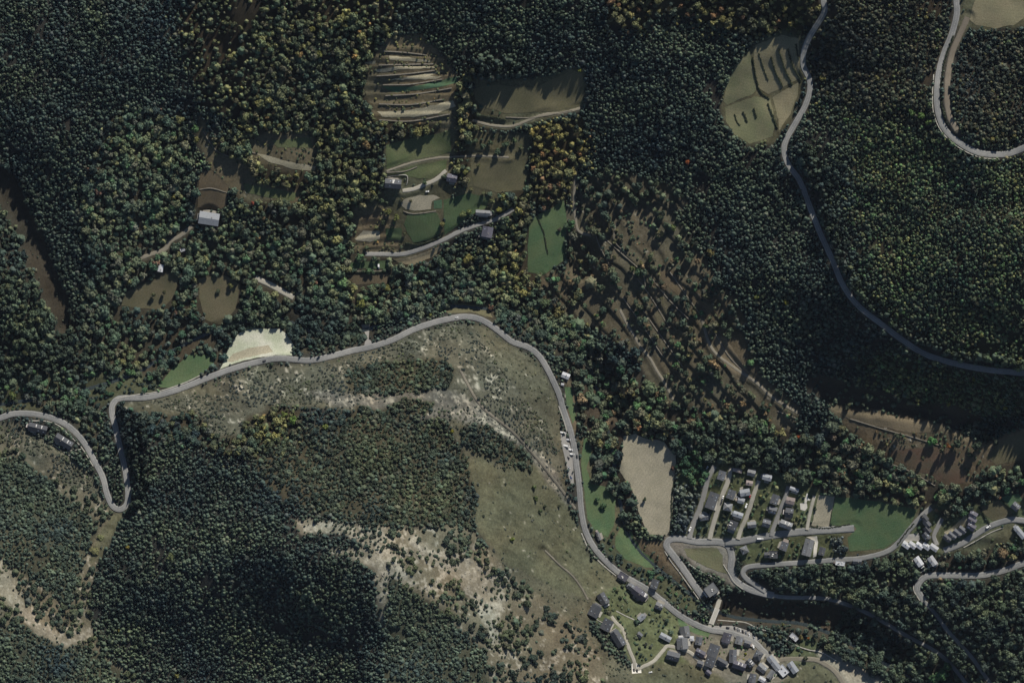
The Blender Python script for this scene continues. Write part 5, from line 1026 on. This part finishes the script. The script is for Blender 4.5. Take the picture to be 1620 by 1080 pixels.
for (x, y, a, b, ang, kind, rk, wh, label) in HOUSES:
    A_, B_ = a * MPP / 2, b * MPP / 2; wx_, wy_ = W(x, y); z = float(H(x, y))
    e = link('house' if wh > 3.9 else 'shed', None); e.location = (wx_, wy_, z); e.rotation_euler = (0, 0, -math.radians(ang))
    grp = 'stepped terrace houses' if 'terrace house' in label or 'stepped' in label or 'gravel court' in label else 'village and farm houses'
    tag(e, label, 'house' if wh > 3.9 else 'shed', grp)
    wm = hr.choice(M_WALLS); ov = .55 if a > 7 else .25; ai, bi = A_ - ov, B_ - ov
    V, F = [], []; RV, RF = [], []
    pitch = .62 if rk.startswith('slate') else .34
    if kind == 'gable':
        rz = wh + bi * pitch
        V = [(-ai, -bi, -3), (ai, -bi, -3), (ai, bi, -3), (-ai, bi, -3), (-ai, -bi, wh), (ai, -bi, wh), (ai, bi, wh), (-ai, bi, wh), (-ai, 0, rz), (ai, 0, rz)]
        F = [(0, 1, 5, 4), (2, 3, 7, 6), (1, 2, 6, 9, 5), (3, 0, 4, 8, 7), (0, 3, 2, 1)]
        for s in (-1, 1):
            n = len(RV); e0 = wh - ov * pitch + .05; tk = .22
            RV += [(-A_, s * B_, e0), (A_, s * B_, e0), (A_, 0, rz + .05), (-A_, 0, rz + .05), (-A_, s * B_, e0 + tk), (A_, s * B_, e0 + tk), (A_, 0, rz + .05 + tk), (-A_, 0, rz + .05 + tk)]
            f = [(0, 1, 2, 3), (4, 7, 6, 5), (0, 4, 5, 1), (1, 5, 6, 2), (3, 7, 4, 0)]
            RF += [tuple(n + k for k in (q if s > 0 else q[::-1])) for q in f]
    elif kind == 'hip':
        box(V, F, -ai, ai, -bi, bi, -3, wh); e0 = wh - .1; rl = max(A_ - B_, A_ * .12); rz = wh + B_ * pitch
        RV = [(-A_, -B_, e0), (A_, -B_, e0), (A_, B_, e0), (-A_, B_, e0), (-A_, -B_, e0 + .2), (A_, -B_, e0 + .2), (A_, B_, e0 + .2), (-A_, B_, e0 + .2), (-rl, 0, rz), (rl, 0, rz)]
        RF = [(0, 3, 2, 1), (0, 1, 5, 4), (1, 2, 6, 5), (2, 3, 7, 6), (3, 0, 4, 7), (4, 5, 9, 8), (6, 7, 8, 9), (5, 6, 9), (7, 4, 8)]
    else:
        box(V, F, -ai, ai, -bi, bi, -3, wh); rz = wh + .3
        box(RV, RF, -A_, A_, -B_, B_, wh, wh + .3)
        for q in ((-A_, A_, -B_, -B_ + .3), (-A_, A_, B_ - .3, B_), (-A_, -A_ + .3, -B_ + .3, B_ - .3), (A_ - .3, A_, -B_ + .3, B_ - .3)): box(RV, RF, *q, wh + .302, wh + .75)
    link('wall', mesh('wall', V, F, wm), e)
    roof = link('roof', mesh('roof', RV, RF, roofmat(rk)), e)
    if a > 8 and kind != 'flat':
        c = link('chimney', CHIM, roof); c.location = (A_ * hr.uniform(-.6, .6), hr.choice((-1, 1)) * B_ * .22, rz - B_ * .22 * pitch + .3)
        if rk.startswith('slate') and b > 10:
            for s in range(hr.randint(1, 3)):
                k = link('rooflight', SKL, roof); sd = hr.choice((-1, 1)); k.location = (A_ * hr.uniform(-.7, .7), sd * B_ * .55, (rz + .27) - B_ * .55 * ((rz - wh) / max(bi, .1))); k.rotation_euler = (-sd * math.atan(pitch), 0, 0)
    elif kind == 'flat' and a > 8:
        for s in range(3):
            VV, FF = [], []; box(VV, FF, -.8, .8, -.6, .6, 0, .9); k = link('roof_unit', mesh('roof_unit', VV, FF, M_WHITE if s else M_CHIM), roof); k.location = (A_ * hr.uniform(-.6, .6), B_ * hr.uniform(-.5, .5), wh + .3)
    if 'dormer' in label or 'white rooflights' in label or 'balconies' in label or 'white end' in label:
        nd = 1 if 'triangular' in label or 'white end' in label else 2
        for s in range(nd):
            dw = 2.6 if nd == 1 else 1.3; px_ = (0 if 'triangular' in label else A_ * .75) if nd == 1 else A_ * (-.2 + .6 * s); up = 1
            yb = bi * .95 * up; zt = wh + (bi - abs(yb) * .2) * pitch * .75
            DV = [(px_ - dw, yb, wh - .2), (px_ + dw, yb, wh - .2), (px_, yb, wh + dw * .9), (px_ - dw * .4, bi * .25 * up, rz - .25 * bi * pitch + .3), (px_ + dw * .4, bi * .25 * up, rz - .25 * bi * pitch + .3), (px_, bi * .12, rz + .2)]
            DF = [(0, 2, 1), (0, 3, 5, 2), (1, 2, 5, 4), (0, 1, 4, 3)]
            link('dormer', mesh('dormer', DV, DF, M_WHITE), roof)
    if a > 9 and wh > 3.9 and 'terrace house' not in label and 'gravel court' not in label and 'stepped' not in label and 'beside the long roadside' not in label:
        sd = hr.choice((-1, 1)); pw = A_ * hr.uniform(.5, .95); px0 = A_ * hr.uniform(-.3, .3)
        if hr.random() < .75:                       # paved terrace along one wall
            VV, FF = [], []; box(VV, FF, px0 - pw, px0 + pw, 0, hr.uniform(2.2, 4.0), -1.5, .28)
            if sd < 0: VV = [(q[0], -q[1], q[2]) for q in VV]; FF = [f[::-1] for f in FF]
            k = link('patio', mesh('patio', VV, FF, hr.choice((M_CONC, M_PAVE, M_PAVE))), e); k.location = (0, sd * (bi + .02), 0)
        if hr.random() < .55:                       # lean-to under its own low roof
            sx = hr.choice((-1, 1)); dl = hr.uniform(2.2, 3.8); wl = bi * hr.uniform(.45, .8); hl = wh * hr.uniform(.45, .62)
            VV, FF = [], []; box(VV, FF, 0, dl, -wl, wl, -3, hl - .35)
            if sx < 0: VV = [(-q[0], q[1], q[2]) for q in VV]; FF = [f[::-1] for f in FF]
            k = link('annex', mesh('annex', VV, FF, wm), e); k.location = (sx * (ai + .01), 0, 0)
            VV, FF = [], []; box(VV, FF, 0, dl + .4, -wl - .3, wl + .3, 0, .18); VV = [(q[0], q[1], q[2] + hl + .1 - .28 * q[0]) for q in VV]
            if sx < 0: VV = [(-q[0], q[1], q[2]) for q in VV]; FF = [f[::-1] for f in FF]
            link('annex_roof', mesh('annex_roof', VV, FF, roofmat(hr.choice(('slate', 'slate_light', 'clay_pale', 'metal_light')))), k)
    if a > 7:
        for s in (-1, 1):
            for k in range(2 if a < 16 else 3):
                nb = 2 if a < 16 else 3; o = link('window', WIN, e); o.location = (ai * (-.6 + 1.2 * k / (nb - 1)), s * (bi + .02), wh * .6); link('frame', FRM, o)
        o = link('door', DOOR, e); o.location = (ai * .1, -(bi + .03), .05)

# ================================================================== BRIDGE, VEHICLES
bx_, by_ = W(1130.5, 975); bz = float(H(1122, 992)) + .6
e = link('bridge', None); e.location = (bx_, by_, bz); e.rotation_euler = (0, 0, math.radians(68))
tag(e, 'short concrete bridge carrying the access lane over the shaded river', 'bridge')
V, F = [], []; box(V, F, -10, 10, -2.8, 2.8, -.8, .12); link('deck', mesh('deck', V, F, M_CONC), e)
for s in (-1, 1):
    V, F = [], []; box(V, F, -10, 10, -.2, .2, .122, 1.1); o = link('parapet', mesh('parapet', V, F, M_WHITE), e); o.location = (0, s * 2.55, 0)

M_TYRE = mat('rubber', (.02, .02, .02), .9, .1, 3)
def paint(k): return mat('paint_' + k, dict(white=(.72,.72,.70), black=(.02,.02,.025), grey=(.22,.23,.24), red=(.35,.03,.03), blue=(.05,.08,.18), silver=(.48,.49,.50))[k], .3, .03, 1, spec=.5)
WHL = []
for n in range(12):
    a = n * math.pi / 6; WHL.append((.33 * math.cos(a), -.11, .33 * math.sin(a)))
for n in range(12):
    a = n * math.pi / 6; WHL.append((.33 * math.cos(a), .11, .33 * math.sin(a)))
WF = [(n, (n + 1) % 12, 12 + (n + 1) % 12, 12 + n) for n in range(12)] + [tuple(range(12))[::-1], tuple(range(12, 24))]
WHEEL = mesh('wheel', WHL, WF, M_TYRE)
LAMP = mesh('headlight', *(lambda V, F: (box(V, F, -.04, .04, -.2, .2, -.08, .08), (V, F))[1])([], []), mat('lamp_glass', (.7, .7, .68), .1, .02, 1))
def prism(prof, hw0, hw1=None, zs=None):
    V = []; F = []; n = len(prof)
    for s in (-1, 1):
        for px_, pz in prof:
            w = hw0 if zs is None or pz < zs else hw1
            V.append((px_, s * w, pz))
    for k in range(n): F.append((k, (k + 1) % n, n + (k + 1) % n, n + k))
    F += [tuple(range(n))[::-1], tuple(range(n, 2 * n))]
    return V, F
CARM = {}
def vehicle(x, y, ang, colr, kind, label, grp='parked vehicles'):
    """kind car, van or truck; ang is map degrees of its long axis"""
    wx_, wy_ = W(x, y); z = float(H(x, y)) + .42
    e = link('parked_' + kind, None); e.location = (wx_, wy_, z); e.rotation_euler = (0, 0, -math.radians(ang)); tag(e, label, kind, grp)
    key = (kind, colr)
    if key not in CARM:
        if kind == 'car':
            b = prism([(-2.1, .3), (2.1, .3), (2.15, .7), (1.9, .82), (1.0, .92), (-1.7, .95), (-2.1, .85)], .87)
            g = prism([(1.0, .92), (.35, 1.42), (-1.2, 1.46), (-1.75, .95)], .84, .66, 1.0); r = ([(.3, -.66, 1.43), (.3, .66, 1.43), (-1.15, .66, 1.475), (-1.15, -.66, 1.475), (.3, -.66, 1.47), (.3, .66, 1.47), (-1.15, .66, 1.515), (-1.15, -.66, 1.515)], [(0, 1, 2, 3), (4, 7, 6, 5), (0, 4, 5, 1), (1, 5, 6, 2), (2, 6, 7, 3), (3, 7, 4, 0)])
        else:
            L = 2.6 if kind == 'van' else 3.6; h_ = 2.3 if kind == 'van' else 2.9
            b = prism([(-L, .35), (L, .35), (L + .1, .9), (L - .7, 1.2), (-L, 1.25)], .98); g = prism([(L - .7, 1.2), (L - 1.25, h_ - .25), (L - 1.6, h_ - .2), (L - 1.6, 1.22)], .95, .88, 1.5)
            r = prism([(L - 1.62, 1.26), (L - 1.62, h_), (-L + .05, h_), (-L + .05, 1.26)], .97, .93, 1.6)
        CARM[key] = (mesh('body', *b, paint(colr)), mesh('windscreen', *g, M_GLASS), mesh('roof', *r, paint(colr)))
    B, Gm, R_ = CARM[key]
    link('body', B, e); link('windscreen' if kind != 'car' else 'glazing', Gm, e); link('roof' if kind == 'car' else 'cargo_box', R_, e)
    L = {'car': 1.3, 'van': 1.7, 'truck': 2.4}[kind]; fx = {'car': 2.12, 'van': 2.68, 'truck': 3.68}[kind]
    for s in (-1, 1):
        for q in (-1, 1): o = link('wheel', WHEEL, e); o.location = (q * L, s * .82, .33)
        o = link('headlight', LAMP, e); o.location = (fx, s * .6, .68)
PK = 'parked vehicles'
for (x, y, an, c, k, lb) in [
 (1163,994,80,'black','car','black car at the bridge end of the car park row'),(1168,996,78,'grey','car','grey car second from the bridge in the car park row'),(1172,997,78,'white','car','white car in the middle of the car park row'),(1176,999,76,'black','car','black car beside the white one in the car park row'),(1181,1001,74,'grey','car','grey car before the gap in the car park row'),(1186,1004,78,'white','car','white car at the village end of the car park row'),(1194,1009,75,'silver','car','silver car parked apart beyond the car park row'),(1152,993,10,'black','car','dark car parked sideways near the bridge'),
 (1193,1024,80,'white','van','white van parked beside the low slate house'),(1219,1032,60,'black','car','black car on the lane past the old village'),(1203,852,0,'white','truck','white box truck on the wide village street'),(1457,821,-45,'white','car','white car beside the stepped slate terrace'),(1564,833,-30,'white','van','white van driving up the climbing lane'),(1452,918,-50,'black','car','dark car on the bend below the villas'),(1119,740,-60,'white','car','white car under the bright green grove'),(1111,767,-70,'silver','car','silver car at the start of the cedar grove'),(1092,837,-65,'white','van','white van at the foot of the cedar grove'),(1144,787,-72,'white','car','white car parked next to the square slate house'),(1142,794,-72,'black','car','black car parked on the pale concrete street'),(1181,800,-72,'white','van','white van parked on the second concrete street'),(1187,785,-72,'red','car','red car parked on the second concrete street'),(1167,786,20,'silver','car','silver car between two gardens'),
 (1003,1060,85,'black','car','black car on the white turning place'),(1008,1061,88,'black','car','second black car on the white turning place'),(1029,1063,-15,'white','car','white car on the grass below the turning place'),
 (418,571,-15,'black','car','black car driving below the pale mown meadow'),(722,502,-10,'white','car','white car rounding the road bend below the small clearing'),(676,303,-5,'white','car','white car on the farmyard track'),(722,386,75,'silver','car','silver car in the large farmhouse yard'),(599,421,85,'white','van','white van on the green strip plot'),
 (891,684,12,'white','truck','white truck parked first on the van hard standing'),(899,695,10,'silver','van','silver van parked between the trucks'),(896,705,14,'white','truck','second white truck on the van hard standing'),(903,711,12,'white','van','white camper van beside the valley road'),(905,718,8,'white','van','white camper van at the end of the van row'),(899,724,40,'black','car','black car below the van row'),(900,739,40,'silver','car','silver car on the van hard standing'),(903,755,55,'blue','car','blue car at the lower end of the hard standing'),(913,722,85,'black','car','dark car driving past the van row'),
 (1135,884,0,'grey','car','grey car') if False else (1158,868,20,'black','car','black car waiting at the lane fork')]:
    vehicle(x, y, an, c, k, lb, PK)
print('objects', len(SC.objects))

# ================================================================== HAZE
hm = bpy.data.materials.new('thin_air'); hm.use_nodes = True; hn = hm.node_tree.nodes; hn.clear()
pv = hn.new('ShaderNodeVolumePrincipled'); pv.inputs['Color'].default_value = (.66, .78, 1.0, 1); pv.inputs['Density'].default_value = 1.4e-6; pv.inputs['Anisotropy'].default_value = 0.0
ho = hn.new('ShaderNodeOutputMaterial'); hm.node_tree.links.new(pv.outputs[0], ho.inputs['Volume'])
V, F = [], []; box(V, F, -7000, 7000, -7000, 7000, float(HH.min()) - 6, CAM_H + 60)
hz = link('haze', mesh('haze', V, F, hm)); tag(hz, 'thin blue air between the camera and the valley', kind='stuff')
SC.cycles.volume_bounces = 0
